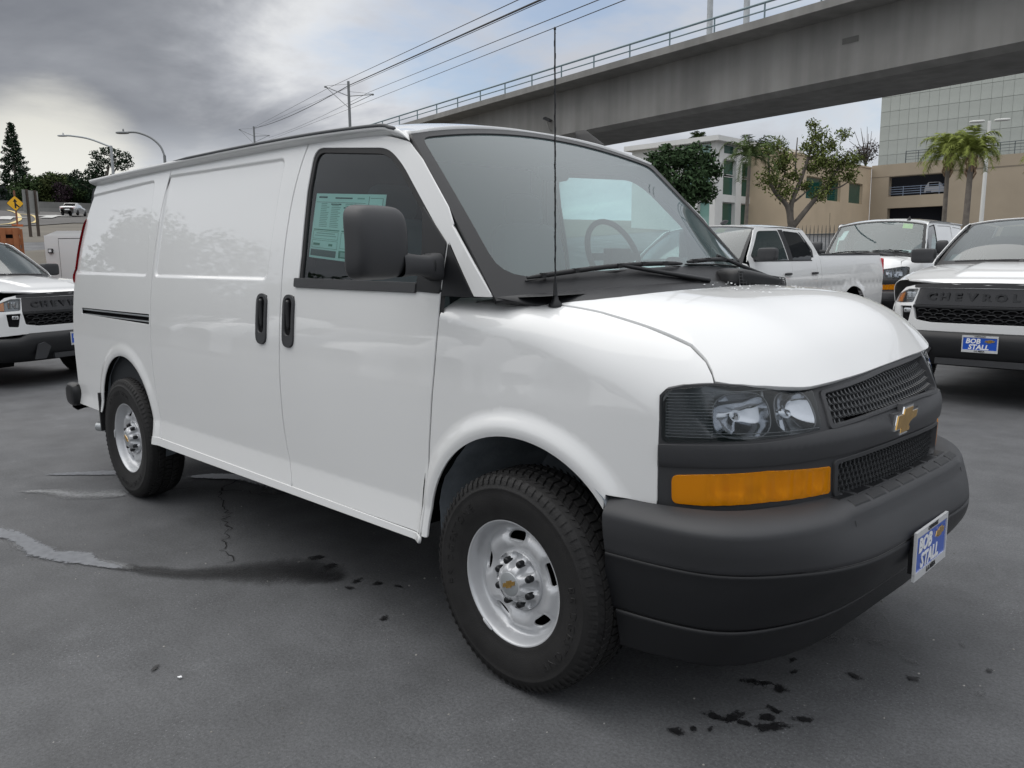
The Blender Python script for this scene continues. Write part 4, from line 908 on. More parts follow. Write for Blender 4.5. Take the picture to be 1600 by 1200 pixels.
# face of the truck
up = [(.975, 1.05), (.93, 1.10), (.86, 1.145), (.70, 1.175), (.4, 1.19), (0, 1.195)]
HL = rc([(.672, 1.135), (.80, 1.130), (.955, 1.075), (1.00, 1.03), (.995, .985), (.86, .985), (.70, .995)], [.015, 0, .02, .02, .02, 0, .02]); LL = rc([(.70, .960), (.86, .955), (.845, .80), (.735, .79)], .015)
GRL = rc([(-.665, 1.145), (.665, 1.145), (.688, .97), (.66, .82), (.5, .795), (-.5, .795), (-.66, .82), (-.688, .97)], .02)
lowz = rc([(-1.06, .68), (-1.06, 1.0), (-1.005, 1.045)]+[(-s, z) for s, z in up[1:]]+up[-2:0:-1]+[(1.005, 1.045), (1.06, 1.0), (1.06, .68), (.7, .705), (0, .715), (-.7, .705)], 0)
panel('front_face', lowz, Tn(0), WHITE, TR, [HL, flip(HL), LL, flip(LL), GRL], h=.06, hb=.03, ref=(1, 0, 0), thick=.03)
panel('grille', GRL, Tn(-.03), DARK, TR, h=.1, hb=.05, ref=(1, 0, 0), thick=0)
panel('bonnet_edge_trim', [(-.72, 1.150), (-.72, 1.178), (-.4, 1.196), (0, 1.200), (.4, 1.196), (.72, 1.178), (.72, 1.150), (0, 1.155)], Tn(.012), BLACKP, TR, h=.05, hb=.03, ref=(1, 0, 0), thick=.03)
panel('grille_top_panel', rc([(-.66, 1.142), (.66, 1.142), (.68, 1.0), (.675, .975), (-.675, .975), (-.68, 1.0)], .01), Tn(-.012), GLOSSB, TR, h=.06, hb=.04, ref=(1, 0, 0))
panel('grille_bar', rc([(-.685, .972), (.685, .972), (.685, .945), (-.685, .945)], .008), Tn(.008), BLACKP, TR, h=.03, hb=.03, ref=(1, 0, 0), thick=.04)
for i, ch in enumerate('CHEVROLET'):
    s = (i-4)*.128; x, y, z = (float(q) for q in tf(s, 1.055, -.010)); ang = math.atan2(float(tf(s+.01, 1.055)[1]-tf(s-.01, 1.055)[1]), float(tf(s+.01, 1.055)[0]-tf(s-.01, 1.055)[0]))
    o = txt(ch, .105, .012, GREYP, TR, 'lettering', (x, y, z), (math.pi/2, 0, ang), bold=.004); o.scale = (1.25, 1, 1)
b = MB(); rows_ = ((.915, 0), (.872, 1), (.830, 0))
for z, odd in rows_:
    for k in range(-5, 6):
        s = k*.118+(.059 if odd else 0)
        if abs(s) > .60: continue
        ho = [(s+.060*math.cos(g)*1.0, z+.026*math.sin(g)) for g in (0, 1.05, 2.09, 3.14, 4.19, 5.24)]; hi_ = [(s+.047*math.cos(g), z+.017*math.sin(g)) for g in (0, 1.05, 2.09, 3.14, 4.19, 5.24)]
        A = [tuple(map(float, tf(p, q, -.004))) for p, q in ho]; B = [tuple(map(float, tf(p, q, -.002))) for p, q in hi_]; Cc = [tuple(map(float, tf(p, q, -.028))) for p, q in hi_]
        b.add(A+B+Cc, [(j, (j+1) % 6, (j+1) % 6+6, j+6) for j in range(6)]+[(j+6, (j+1) % 6+6, (j+1) % 6+12, j+12) for j in range(6)], False)
b.build('grille_mesh', BLACKP, TR)
for sg in (-1, 1):
    L = HL if sg > 0 else flip(HL); hl = panel('headlight', L, Tn(-.045), LAMPB, TR, h=.08, ref=(1, 0, 0), thick=0)
    panel('lamp_lens', L, Tn(.002), GLASSC, hl, h=.08, hb=.04, ref=(1, 0, 0), thick=.02)
    for s in (.73, .80): b = MB(); b.sbox(tuple(map(float, tf(sg*s, 1.06, -.03))), (.03, .055, .085), 5, 6); b.build('reflector', CHROME, hl)
    L = rc([(.875, 1.095), (.95, 1.068), (.985, 1.03), (.98, .995), (.875, .995)], .01); panel('turn_signal', L if sg > 0 else flip(L), Tn(-.012), AMBER, hl, h=.08, hb=.04, ref=(1, 0, 0))
    L = LL if sg > 0 else flip(LL); panel('fog_lamp_recess', L, Tn(-.03), DARK, TR, h=.08, ref=(1, 0, 0), thick=0); b = MB(); b.sbox(tuple(map(float, tf(sg*.765, .91, -.02))), (.03, .08, .05), 5, 6); b.build('fog_lamp', CHROME, TR)
rws = []
for s in np.linspace(-1.13, 1.13, 60):
    e = .05*(1-float(sst((abs(s)-.85)/.3))); dz = .05*float(sst((abs(s)-.62)/.16))
    rws.append([tuple(map(float, tf(s, z, d))) for d, z in ((-.05, .715-dz), (e*.6, .712-dz), (e, .70-dz), (e+.02, .64-dz*.5), (e+.02, .52), (e-.01, .44), (e-.06, .37), (e-.10, .365))])
b = MB(); b.grid(rws); b.build('front_bumper', BLACKP, TR)
b = MB()
for sg in (-1, 1): b.prism([(sg*.52, .40), (sg*.66, .40), (sg*.60, .58), (sg*.52, .60), (sg*.44, .54)], .955, .985, 'x')
b.box((.972, 0, .42), (.03, .8, .06)); b.build('skid_panel', GREYP, TR)
plate(TR, (.992, 0, .61)); b = MB(); b.box((.982, 0, .61), (.015, .28, .12)); b.build('plate_bracket', BLACKP, TR)
for sg in (-1, 1):
    b = MB(); b.sbox((-.80, sg*1.13, 1.47), (.12, .27, .175), 6, 8); b.box((-.78, sg*.985, 1.42), (.07, .10, .05)); b.build('door_mirror', GREYP, TR)
    for hxx in (-1.62, -2.42):
        b = MB(); y0 = float(S2(hxx, 1.19)); b.sbox((hxx, sg*(y0+.018), 1.19), (.19, .03, .035), 4, 6); b.build('door_handle', GREYP, TR)
b = MB(); b.sbox((-1.45, 0, 1.955), (.16, .035, .07), 3, 6, fn=lambda x, y, z: (x-.05*(z/.035+1), y, z)); b.build('roof_aerial_fin', GREYP, TR)
b = MB(); b.box((-1.6, 0, .95), (1.8, 1.7, .5)); b.box((-.72, 0, 1.25), (.35, 1.7, .2)); b.sbox((-1.55, -.42, 1.40), (.15, .48, .60), 5, 6); b.sbox((-1.55, .42, 1.40), (.15, .48, .60), 5, 6); b.sbox((-2.35, 0, 1.35), (.15, 1.4, .5), 6, 6); b.build('cabin_interior', INTERD, TR)
b = MB(); b.tube([tuple(map(float, ws2(u, .03)[:3])) for u in np.linspace(-.75, 0, 6)], .012, 5); b.tube([tuple(map(float, ws2(u, .03)[:3])) for u in np.linspace(.05, .78, 6)], .012, 5); b.build('wiper', SEAL, TR)
for x, y, r in ((0, -.865, 0), (0, .865, math.pi), (-3.75, -.865, 0), (-3.75, .865, math.pi)):
    k = copy_tree(wh, TR); k.location = (x, y, .395); k.rotation_euler = (0, .5, r)
TR.location = (-.346, 6.93, .02); TR.rotation_euler.z = -math.pi/2
def put(src, label, loc, rz):
    c = copy_tree(src); c.location = loc; c.rotation_euler.z = math.radians(rz); c['label'] = label; return c
pk = put(TR, 'white crew cab pickup seen from its left side just beyond the van bonnet', (-4.51, 6.67, .06), -92.5)
lt = put(TR, 'white pickup truck at the left edge, its nose beside the rear of the big van', (-10.25, .26, -.05), 24)
v2 = put(van, 'white cargo van facing the camera behind the pickup bed, green sticker on its windscreen', (-4.19, 13.29, .12), -84.4)
v3 = put(van, 'white van of which only the roof shows above the pickup at the right edge', (-.55, 14.0, .12), -88)
STK = mat('yellow_green_sticker', (.52, .72, .22), .5); STW = mat('white_sticker', (.75, .78, .78), .5)
for o_, F_, L_, m_ in ((v2, wsc, [(.48, .80), (.70, .80), (.70, .95), (.48, .95)], STK), (v2, wsc, [(.60, .08), (.76, .08), (.76, .16), (.60, .16)], STW), (v2, wsc, [(-.86, .5), (-.72, .5), (-.70, .8), (-.82, .8)], STW), (pk, ws2, [(.25, .80), (.45, .80), (.45, .95), (.25, .95)], STK), (TR, ws2, [(-.88, .05), (-.74, .05), (-.74, .2), (-.88, .2)], STW), (TR, ws2, [(-.18, .80), (.02, .80), (.02, .92), (-.18, .92)], STK)):
    panel('windscreen_sticker', L_, F_, m_, o_, h=.2, ref=(1, 0, 1), lift=-.01, thick=0)
# ================================================================ the place
TT = [24, 34, 52, 81, 98, 130, 420]; TZ = [0, 2.1, 3.57, 6.0, 7.2, 9.0, 16]
def along(x, y): return -.966*(x-1.85)+.259*(y+2.84)
def hill(x, y): return float(np.interp(along(x, y), TT, TZ))
def nodes_of(m): return m.node_tree, m.node_tree.nodes, m.node_tree.nodes['Principled BSDF']
def asphalt():
    m = mat('worn_asphalt', (.05, .05, .05), .7); nt, N, B = nodes_of(m); L = nt.links.new; tc = [n for n in N if n.type == 'TEX_COORD'][0].outputs['Object']
    def noise(sc, det=5, ro=.55, stretch=None):
        v = tc
        if stretch:
            mp = N.new('ShaderNodeMapping'); L(tc, mp.inputs[0]); mp.inputs['Scale'].default_value = stretch[0]; mp.inputs['Rotation'].default_value = (0, 0, stretch[1]); v = mp.outputs[0]
        n = N.new('ShaderNodeTexNoise'); L(v, n.inputs['Vector']); n.inputs['Scale'].default_value = sc; n.inputs['Detail'].default_value = det; n.inputs['Roughness'].default_value = ro; return n.outputs[0]
    def rng(v, a, b, c, d):
        r = N.new('ShaderNodeMapRange'); L(v, r.inputs[0]); r.inputs[1].default_value = a; r.inputs[2].default_value = b; r.inputs[3].default_value = c; r.inputs[4].default_value = d; return r.outputs[0]
    def mul(a, b, op='MULTIPLY'):
        k = N.new('ShaderNodeMath'); k.operation = op
        for i, v in enumerate((a, b)):
            if hasattr(v, 'is_output'): L(v, k.inputs[i])
            else: k.inputs[i].default_value = v
        return k.outputs[0]
    big = rng(noise(.55, 4), .32, .68, .84, 1.14); mid = rng(noise(2.6, 7, .70), .3, .7, .80, 1.20); fine = rng(noise(85, 4, .8), .28, .72, .58, 1.42); streak = rng(noise(1.1, 4, .5, ((.25, 2.2, 1), .5)), .35, .65, .95, 1.06)
    val = mul(mul(big, mid), mul(fine, streak))
    chips = rng(noise(120, 2, .6), .63, .72, 0, 1); patch = rng(noise(1.7, 3), .45, .62, .15, 1); worn = rng(noise(3.4, 5, .6), .60, .74, 0, 1)
    val = mul(mul(val, .092), mul(mul(chips, patch), .13), 'ADD'); val = mul(val, mul(mul(worn, fine), .018), 'ADD')
    cr = N.new('ShaderNodeCombineColor'); L(mul(val, 1.0), cr.inputs[0]); L(mul(val, 1.025), cr.inputs[1]); L(mul(val, 1.07), cr.inputs[2]); L(cr.outputs[0], B.inputs['Base Color'])
    L(rng(noise(.9, 5), .35, .65, .50, .80), B.inputs['Roughness']); B.inputs['Specular IOR Level'].default_value = .35
    bp = N.new('ShaderNodeBump'); bp.inputs['Strength'].default_value = .55; bp.inputs['Distance'].default_value = .004; L(mul(noise(110, 4, .7), mul(noise(2.2, 3), .6), 'ADD'), bp.inputs['Height']); L(bp.outputs[0], B.inputs['Normal'])
    return m
ASPH = asphalt()
# ground: one sheet, flat lot rising to the street and the hills
ax = sorted(set(list(np.arange(-140, -20, 4.0))+[-1600, -900, -600, -420, -300, -220, -180]+list(np.arange(-20, 60, 10.0))+[100, 200, 400, 900, 1600])); ay = sorted(set([-1600, -900, -400, -200, -100, -60]+list(np.arange(-40, 140, 4.0))+[180, 260, 400, 700, 1100, 1600]))
b = MB(); b.grid([[(x, y, hill(x, y)) for y in ay] for x in ax]); g_ = b.build('ground', ASPH); tag(g_, kind='structure')
def drape(poly, m, name, lift, h=1.5, kind='structure'):
    P = resample(poly, h); lo, hi = P.min(0), P.max(0); G = np.array([(x, y) for x in np.arange(lo[0], hi[0], h) for y in np.arange(lo[1], hi[1], h)]).reshape(-1, 2)
    G = G[inside(G, P)] if len(G) else G; G = G[bdist(G, P) > h*.4] if len(G) else G; V = [tuple(p) for p in P]+[tuple(p) for p in G]; n = len(P)
    R = mgeo.delaunay_2d_cdt([Vector(p) for p in V], [(i, (i+1) % n) for i in range(n)], [], 1, 1e-6); co = [(p[0], p[1], hill(p[0], p[1])+lift) for p in R[0]]; fs = []
    for t in R[2]:
        a, b_, c = (np.array(co[i][:2]) for i in t); fs.append(tuple(t) if (b_[0]-a[0])*(c[1]-a[1])-(b_[1]-a[1])*(c[0]-a[0]) > 0 else tuple(t)[::-1])
    me = bpy.data.meshes.new(name); me.from_pydata(co, [], fs); me.materials.append(m); me.update(); o = link(name, me)
    return tag(o, kind=kind) if kind else o
VERGE = mat('dry_verge', (.125, .113, .093), .9, noise=(.4, .18), bump=(3, .3)); ROAD = mat('street_concrete', (.085, .081, .077), .85, noise=(.25, .12), bump=(8, .2)); MARK = mat('white_road_paint', (.45, .45, .43), .7, noise=(3, .2)); YEL = mat('yellow_kerb_paint', (.60, .47, .20), .7, noise=(2, .15))
drape([(-19, -60), (-26, 20), (-40, 60), (-62, 120), (-140, 110), (-160, -40), (-60, -80)], VERGE, 'verge', .03, 5)
drape([(-45.2, 7), (-48.5, 11.5), (-51.5, 14), (-50, 22), (-62, 34), (-98, 30), (-99, 14), (-80, -6), (-55, -8)], ROAD, 'road', .07, 4)
def stripe(pts, w, m, name, lift=.11):
    P = [np.array(p[:2]) for p in curve(pts, 4)]; rows = []
    for i, p in enumerate(P):
        t = P[min(i+1, len(P)-1)]-P[max(i-1, 0)]; t /= np.hypot(*t); q = np.array([-t[1], t[0]])*w/2; rows.append([(*(p+q), hill(*(p+q))+lift), (*(p-q), hill(*(p-q))+lift)])
    o = MB().grid(rows, False).build(name, m); return tag(o, kind='structure')
stripe([(-84, 14.5), (-76.9, 16.4), (-73.7, 16.3), (-67.6, 15.2), (-60, 13.4), (-54.8, 12.0), (-51.2, 10.8), (-48.8, 9.8), (-47.0, 8.0)], .22, YEL, 'kerb_line')
stripe([(-66, 14.9), (-63.8, 15.1), (-61.4, 14.67), (-56.9, 13.56), (-53, 12.43), (-50.4, 11.5)], .20, YEL, 'kerb_line')
def arrow(c, ang, s, name='road_arrow'):
    pts = [(-1, -.12), (.2, -.12), (.2, -.42), (1, 0), (.2, .42), (.2, .12), (-1, .12)]; ca, sa = math.cos(ang), math.sin(ang); drape([(c[0]+s*(x*ca-y*sa), c[1]+s*(x*sa+y*ca)) for x, y in pts], MARK, name, .13, 1.0)
arrow((-57.5, 12.0), 2.85, 2.9); arrow((-60.6, 15.5), 2.75, 3.0)
b = MB(); CONC = mat('bare_concrete', (.27, .265, .25), .85, noise=(1.5, .16), bump=(12, .2))
P = [(-77, 14), (-75, 17), (-74.2, 18.2), (-72.5, 19.6), (-70, 22), (-67, 26), (-62, 32)]
rows = []
for x, y in P: z = hill(x, y); rows.append([(x+.35, y-.1, z-.2), (x+.2, y, z+.35), (x+.12, y, z+.85), (x-.12, y, z+.85), (x-.3, y, z-.2)])
b.grid(rows, False); tag(b.build('concrete_barrier', mat('weathered_barrier', (.13, .13, .125), .9, noise=(1.2, .2))), 'low grey concrete barrier running behind the silver car on the street', 'barrier')
b = MB(); DKW = mat('dark_fence_panel', (.05, .053, .06), .8); wl = thing('screen_fence', 'dark panelled fence at the far left edge above the street', 'fence', (-100, 15, hill(-100, 15)))
pm = MB().box((0, 0, 1.3), (.12, 2.9, 2.6)).mesh('fence_panel', DKW)
for k in range(5): o = link('fence_panel', pm, wl, (-2.6+.6*k*.6, -5+k*3.0, 0)); o.rotation_euler.z = -.15
# ---------------------------------------------------------------- foliage
def leaf_mat(name, col, isl=.6): return mat(name, col, .85, spec=.08, island=isl, noise=(.6, .25))
LV = dict(dark=leaf_mat('dark_glossy_leaves', (.050, .085, .040)), pine=leaf_mat('pine_needles', (.020, .036, .020)), bush=leaf_mat('shrub_leaves', (.038, .060, .024)), olive=leaf_mat('olive_leaves', (.060, .075, .028)), coral=leaf_mat('coral_leaves', (.12, .145, .045)), purple=leaf_mat('purple_leaves', (.035, .024, .030)), palm=leaf_mat('palm_fronds', (.20, .235, .06), .3), queen=leaf_mat('queen_palm_fronds', (.075, .105, .04), .3), palmd=leaf_mat('dark_palm_fronds', (.035, .055, .018), .3), twig=leaf_mat('bare_twigs', (.075, .060, .055), .3))
BARK = mat('grey_bark', (.12, .105, .09), .9, noise=(3, .3), bump=(14, .6)); PBARK = mat('palm_trunk', (.16, .14, .12), .9, noise=(5, .2), bump=(10, .5)); BOOT = mat('dry_palm_boots', (.28, .19, .12), .8, noise=(8, .3))
def leaves(clusters, dens, size, m, parent, name='crown', up=.35, seed=1, flat=.8, shell=.55):
    R = np.random.default_rng(seed); C = []; 
    for (c, r) in clusters:
        n = int(dens*r*r); d = R.normal(size=(n, 3)); d /= np.linalg.norm(d, axis=1)[:, None]; rad = r*(shell+(1-shell)*R.random(n)**.6)*(.75+.5*R.random(n)); p = np.array(c)+d*rad[:, None]*[1, 1, flat]; C.append(np.c_[p, d])
    C = np.concatenate(C); n = len(C); p = C[:, :3]; nn = C[:, 3:]*.6+R.normal(size=(n, 3))*.8+[0, 0, up]; nn /= np.linalg.norm(nn, axis=1)[:, None]
    a = np.cross(nn, R.normal(size=(n, 3))); a /= np.linalg.norm(a, axis=1)[:, None]+1e-9; b_ = np.cross(nn, a); s = size*(.6+.8*R.random(n))[:, None]
    V = np.stack([p-a*s, p-b_*s*.45, p+a*s, p+b_*s*.45], 1).reshape(-1, 3); me = bpy.data.meshes.new(name); me.vertices.add(4*n); me.vertices.foreach_set('co', V.ravel()); me.loops.add(4*n); me.loops.foreach_set('vertex_index', np.arange(4*n)); me.polygons.add(n); me.polygons.foreach_set('loop_start', np.arange(0, 4*n, 4)); me.polygons.foreach_set('loop_total', np.full(n, 4)); me.materials.append(m); me.update(); me.validate()
    return link(name, me, parent)
def wood(paths, m, parent, name): 
    b = MB()
    for pts, r0, r1 in paths:
        P = curve(pts, 4) if len(pts) > 2 else pts; n = len(P); b.tube(P, [r0+(r1-r0)*i/(n-1) for i in range(n)], 7)
    return b.build(name, m, parent)
def rel(pts, o): return [(p[0]-o[0], p[1]-o[1], p[2]-o[2]) for p in pts]
def relc(cl, o): return [((c[0]-o[0], c[1]-o[1], c[2]-o[2]), r) for c, r in cl]
def tree(name, label, cat, base, clusters, trunk, m, dens, size, seed, group=None, extra=(), **k):
    z = hill(*base); o = (base[0], base[1], z); t = thing(name, label, cat, o, 0, group); leaves(relc(clusters, o), dens, size, m, t, seed=seed, **k)
    wood([(rel([(base[0], base[1], z-.1)]+trunk[0], o), trunk[1], trunk[2])], BARK, t, 'trunk')
    for pts, r0, r1 in extra: wood([(rel(pts, o), r0, r1)], BARK, t, 'limb')
    return t
# pine at the left, built in whorls
pb = (-96.6, 23.0); pz = hill(*pb); cl = []; R_ = np.random.default_rng(5)
for k in range(46):
    t = k/46; z = pz+.9+t*8.0; r = (1-t)**.85*1.75+.10; n = 5
    for j in range(n):
        g = j*2*math.pi/n+k*1.3+R_.random(); q = r*(.45+.6*R_.random()); cl.append(((pb[0]+q*math.cos(g), pb[1]+q*math.sin(g), z-.25*q), .20+.26*(1-t)))
tree('pine_tree', 'tall dark conical pine rising at the left edge', 'tree', pb, cl, ([(pb[0], pb[1], pz+8.7)], .22, .03), LV['pine'], 420, .11, 3, flat=.55)
BIG = [((-79.84, 25.55, 11.5), .6), ((-79.28, 26.18, 11.91), .54), ((-78.66, 26.73, 11.66), .6), ((-77.98, 27.32, 11.3), .66), ((-79.42, 25.8, 10.79), .66), ((-78.74, 26.47, 10.84), .6), ((-78.12, 27.03, 10.6), .66), ((-79.94, 25.21, 10.38), .66), ((-77.58, 27.58, 10.71), .36), ((-80.16, 24.82, 9.62), .72), ((-79.53, 25.47, 9.79), .66), ((-79.05, 25.82, 9.19), .6), ((-80.64, 24.19, 8.86), .72), ((-79.84, 24.91, 8.61), .72), ((-81.29, 23.68, 9.46), .54), ((-81.03, 24.01, 9.81), .48)]
tree('eucalyptus_tree', 'broad dark tree with a rounded gappy crown behind the nearer street lamp post', 'tree', (-79.0, 25.5), BIG, ([(-79.1, 25.7, 8.5), (-79.0, 26.2, 10.5)], .3, .08), LV['pine'], 560, .12, 7, extra=[([(-79.1, 25.7, 8.5), (-79.7, 25.2, 10)], .14, .04), ([(-79.05, 25.9, 9), (-78, 27, 11)], .12, .04), ([(-79, 25.5, 7.6), (-80.6, 24.2, 8.9)], .13, .04)])
for i, (c, r, kind) in enumerate((((-89.3, 22.4, 8.2), 1.15, 'bush'), ((-88.5, 23.3, 8.7), 1.25, 'bush'), ((-87.6, 24.3, 8.5), 1.2, 'olive'), ((-86.7, 25.2, 8.4), 1.2, 'bush'), ((-85.8, 26.0, 8.2), 1.3, 'bush'), ((-84.9, 26.9, 8.6), 1.3, 'pine'))):
    rr = np.random.default_rng(20+i); z = hill(c[0], c[1]); cl = [((c[0]+rr.normal()*.55, c[1]+rr.normal()*.55, z+.5+rr.random()*(c[2]+.9-z)), .55+.4*rr.random()) for _ in range(16)]
    tree('roadside_bush', ['leafmost', '', '', '', '', ''][i] or '', 'bush', c[:2], cl, ([(c[0], c[1], c[2])], .09, .03), LV[kind], 460, .13, 40+i, group='bushes behind the street')['label'] = ['dense green bush beside the foot of the tall pine', 'second dense green bush to the right of the pine', 'paler olive bush in the middle of the row behind the street', 'green bush left of the purple shrub behind the street', 'green bush under the broad dark tree', 'dark bush next to the rear edge of the big van'][i]
tree('purple_shrub', 'purple brown shrub between green bushes behind the street', 'shrub', (-85.2, 23.9), [((-85.47, 23.72, 8.93), .62), ((-84.94, 24.16, 8.56), .75), ((-85.16, 23.84, 8.0), .8), ((-85.3, 23.9, 7.3), .7)], ([(-85.2, 23.9, 8.5)], .07, .03), LV['purple'], 520, .11, 60)
hd = leaves([((-118+k*.9, 22+k*1.2, 9.7+.3*math.sin(k)), .95) for k in range(14)], 300, .16, LV['bush'], None, 'far_hedge', seed=61); tag(hd, kind='stuff')
# trees on the right
DARKC = [((-24.6, 36.13, 6.76), .93), ((-23.81, 36.96, 7.0), .86), ((-22.94, 37.77, 6.85), 1.0), ((-24.11, 36.38, 5.69), 1.08), ((-23.08, 37.38, 5.68), 1.15), ((-22.64, 37.69, 5.14), .79), ((-23.38, 36.9, 4.8), .86), ((-24.43, 36.47, 7.57), .36), ((-23.27, 37.6, 7.56), .43), ((-25.04, 35.65, 6.52), .43), ((-22.3, 38.28, 6.27), .5), ((-23.18, 36.94, 4.09), .57)]
tree('ficus_tree', 'dense dark green tree just above the far corner of the van windscreen', 'tree', (-23.4, 36.9), DARKC, ([(-23.4, 36.9, 4), (-23.5, 36.9, 6.2)], .2, .06), LV['dark'], 900, .13, 71, shell=.25)
CORC = [((-22.84, 45.24, 8.19), .64), ((-22.38, 45.74, 8.42), .56), ((-22.04, 45.95, 7.86), .48), ((-22.45, 45.21, 6.29), .88), ((-21.72, 45.76, 5.5), .72), ((-21.53, 46.15, 6.48), .56), ((-22.04, 45.77, 7.0), .48), ((-20.94, 47.41, 9.61), .44), ((-20.63, 47.54, 8.82), .8), ((-21.02, 47.02, 8.16), .56), ((-19.95, 48.09, 8.3), .56), ((-19.51, 48.68, 9.01), .48), ((-20.29, 47.56, 7.37), .96), ((-19.5, 48.3, 7.24), .96), ((-18.87, 48.97, 7.42), .64), ((-18.97, 48.65, 6.44), .56), ((-19.75, 47.85, 6.26), .64), ((-20.73, 47.05, 6.98), .56), ((-20.22, 47.18, 5.28), .56), ((-19.92, 47.56, 5.67), .48)]
CORC = [(c, r*1.12) for c, r in CORC]+[((-21.6, 45.6, 7.4), .6), ((-20.4, 47.2, 7.9), .7), ((-20.9, 46.6, 5.9), .55), ((-22.1, 45.4, 7.3), .6)]
CORL = [[(-21.31, 45.77, 3.4), (-21.57, 45.71, 4.63), (-22.17, 45.3, 5.43), (-22.51, 45.15, 6.3), (-22.75, 45.26, 7.87)], [(-21.28, 45.79, 3.3), (-21.39, 45.92, 4.79), (-21.15, 46.44, 6.08), (-20.95, 46.93, 7.45), (-20.8, 47.37, 8.83)], [(-21.2, 45.85, 3.4), (-20.65, 46.59, 4.5), (-20.1, 47.35, 5.56), (-19.64, 48.04, 6.65), (-19.19, 48.73, 7.82)], [(-21.15, 46.44, 6.08), (-21.44, 46.35, 6.99), (-21.54, 46.65, 8.84)], [(-20.95, 46.93, 7.45), (-20.35, 47.64, 8.03), (-19.84, 48.27, 8.62)], [(-22.17, 45.3, 5.43), (-21.9, 45.79, 6.48), (-21.92, 45.99, 7.47)], [(-21.39, 45.92, 4.79), (-21.01, 46.4, 5.25), (-20.61, 46.91, 5.8)], [(-20.1, 47.35, 5.56), (-19.41, 48.07, 5.74), (-18.94, 48.62, 6.13)]]
tree('coral_tree', 'spreading tree with thick forked grey limbs in front of the cream building', 'tree', (-21.28, 45.8), CORC, ([(-21.28, 45.8, 3.4)], .32, .28), LV['coral'], 780, .09, 73, shell=.05, extra=[(p, .19 if i < 3 else .08, .06 if i < 3 else .03) for i, p in enumerate(CORL)])
bt = (-36.5, 96.4); bz = hill(*bt); ends = [(-37.85, 95.99, 16.13), (-37.35, 96.56, 16.5), (-36.82, 97.1, 16.64), (-36.39, 97.41, 16.11), (-37.43, 96.07, 14.63), (-35.99, 97.64, 15.36), (-36.97, 96.69, 15.37), (-38.2, 95.5, 15.0), (-37.1, 96.2, 16.0), (-36.6, 97.0, 15.8)]
tree('bare_tree', 'bare brown twiggy tree against the sky left of the glass building', 'tree', bt, [((-37.36, 95.99, 13.5), 1.2), ((-36.55, 96.78, 13.4), 1.2), ((-36.24, 97.24, 14.3), .9)], ([(bt[0], bt[1], 12.5)], .25, .12), LV['twig'], 220, .13, 75, extra=[([(bt[0], bt[1], 12.0), ((bt[0]+e[0])/2+.1, (bt[1]+e[1])/2, 14.0), e], .06, .02) for e in ends])
def palm(name, label, top, base, m, nf, fl, droop, leaf, group=None, boots=True, seed=1, fluffy=1, r=.16):
    z = hill(*base[:2]); o = (base[0], base[1], z); t = thing(name, label, 'palm tree', o, 0, group); T = Vector(rel([top], o)[0]); rr = np.random.default_rng(seed)
    wood([([(0, 0, -.1), (T.x*.5, T.y*.5, T.z*.5), (T.x, T.y, T.z)], r, r*.72)], PBARK, t, 'trunk')
    if boots:
        b = MB()
        for k in range(14):
            g = k*2.4; zz = T.z-.25-k*.07; b.tube([(T.x+.12*math.cos(g), T.y+.12*math.sin(g), zz-.45), (T.x+.30*math.cos(g), T.y+.30*math.sin(g), zz-.1), (T.x+.16*math.cos(g), T.y+.16*math.sin(g), zz+.35)], [.05, .06, .03], 5)
        tag(b.build('dry_fronds', BOOT, t), kind='stuff')
    for k in range(nf):
        g = k*2.399+rr.random()*.3; el = 1.25-1.5*(k/nf)+rr.normal()*.08; b = MB(); P = []; p = T.copy(); d = Vector((math.cos(g)*math.cos(el), math.sin(g)*math.cos(el), math.sin(el))); n = 11; L = fl*(.8+.35*rr.random())
        for i in range(n+1): P.append(p.copy()); p = p+d*(L/n); d = (d+Vector((0, 0, -droop*(i+1)/n*.32))).normalized()
        b.tube(P, [.022*(1-i/n)+.006 for i in range(n+1)], 4, False)
        for i in range(2, n+1):
            ax_ = (P[i]-P[i-1]).normalized(); sd = ax_.cross(Vector((0, 0, 1))); sd = sd.normalized() if sd.length > .05 else Vector((1, 0, 0)); up_ = sd.cross(ax_)
            for q in (-1, 1):
                for j in range(4 if fluffy else 3):
                    u = (P[i]-P[i-1])*(j/4); w_ = leaf*(1-.6*abs(i/n-.45))*(.75+.5*rr.random()); tip = P[i-1]+u+(sd*q*(.75+.25*rr.random())+ax_*.45+up_*((rr.random()-.35)*.9*fluffy)).normalized()*w_+Vector((0, 0, -.35*w_)); c0 = P[i-1]+u; b.add([c0-ax_*.022, c0+ax_*.022, (c0+tip)/2+Vector((0, 0, .05*w_))+ax_*.02, tip], [(0, 1, 2), (0, 2, 3)], False)
        b.build('frond', m, t)
    return t
palm('queen_palm', 'slim palm with drooping wind-blown fronds in front of the white office building', (-22.54, 42.59, 7.5), (-22.33, 41.93), LV['queen'], 17, 2.5, 2.0, .46, boots=False, seed=3, r=.13)
palm('feather_palm', 'left of two fluffy green palms in front of the glass building', (-14.72, 53.17, 7.9), (-14.5, 52.42), LV['palm'], 26, 2.1, 1.5, -.0+.56, 'fluffy palms before the glass building', seed=4)
palm('feather_palm', 'right of two fluffy green palms, next to the white lamp post', (-12.75, 50.73, 7.5), (-12.64, 49.97), LV['palm'], 28, 2.0, 1.4, -.0+.56, 'fluffy palms before the glass building', seed=5, r=.2)
palm('feather_palm', 'palm mostly outside the right edge with one frond tip reaching into view', (-8.7, 51.6, 7.2), (-8.6, 51.3), LV['palm'], 20, 2.1, 1.6, .45, 'fluffy palms before the glass building', seed=6)
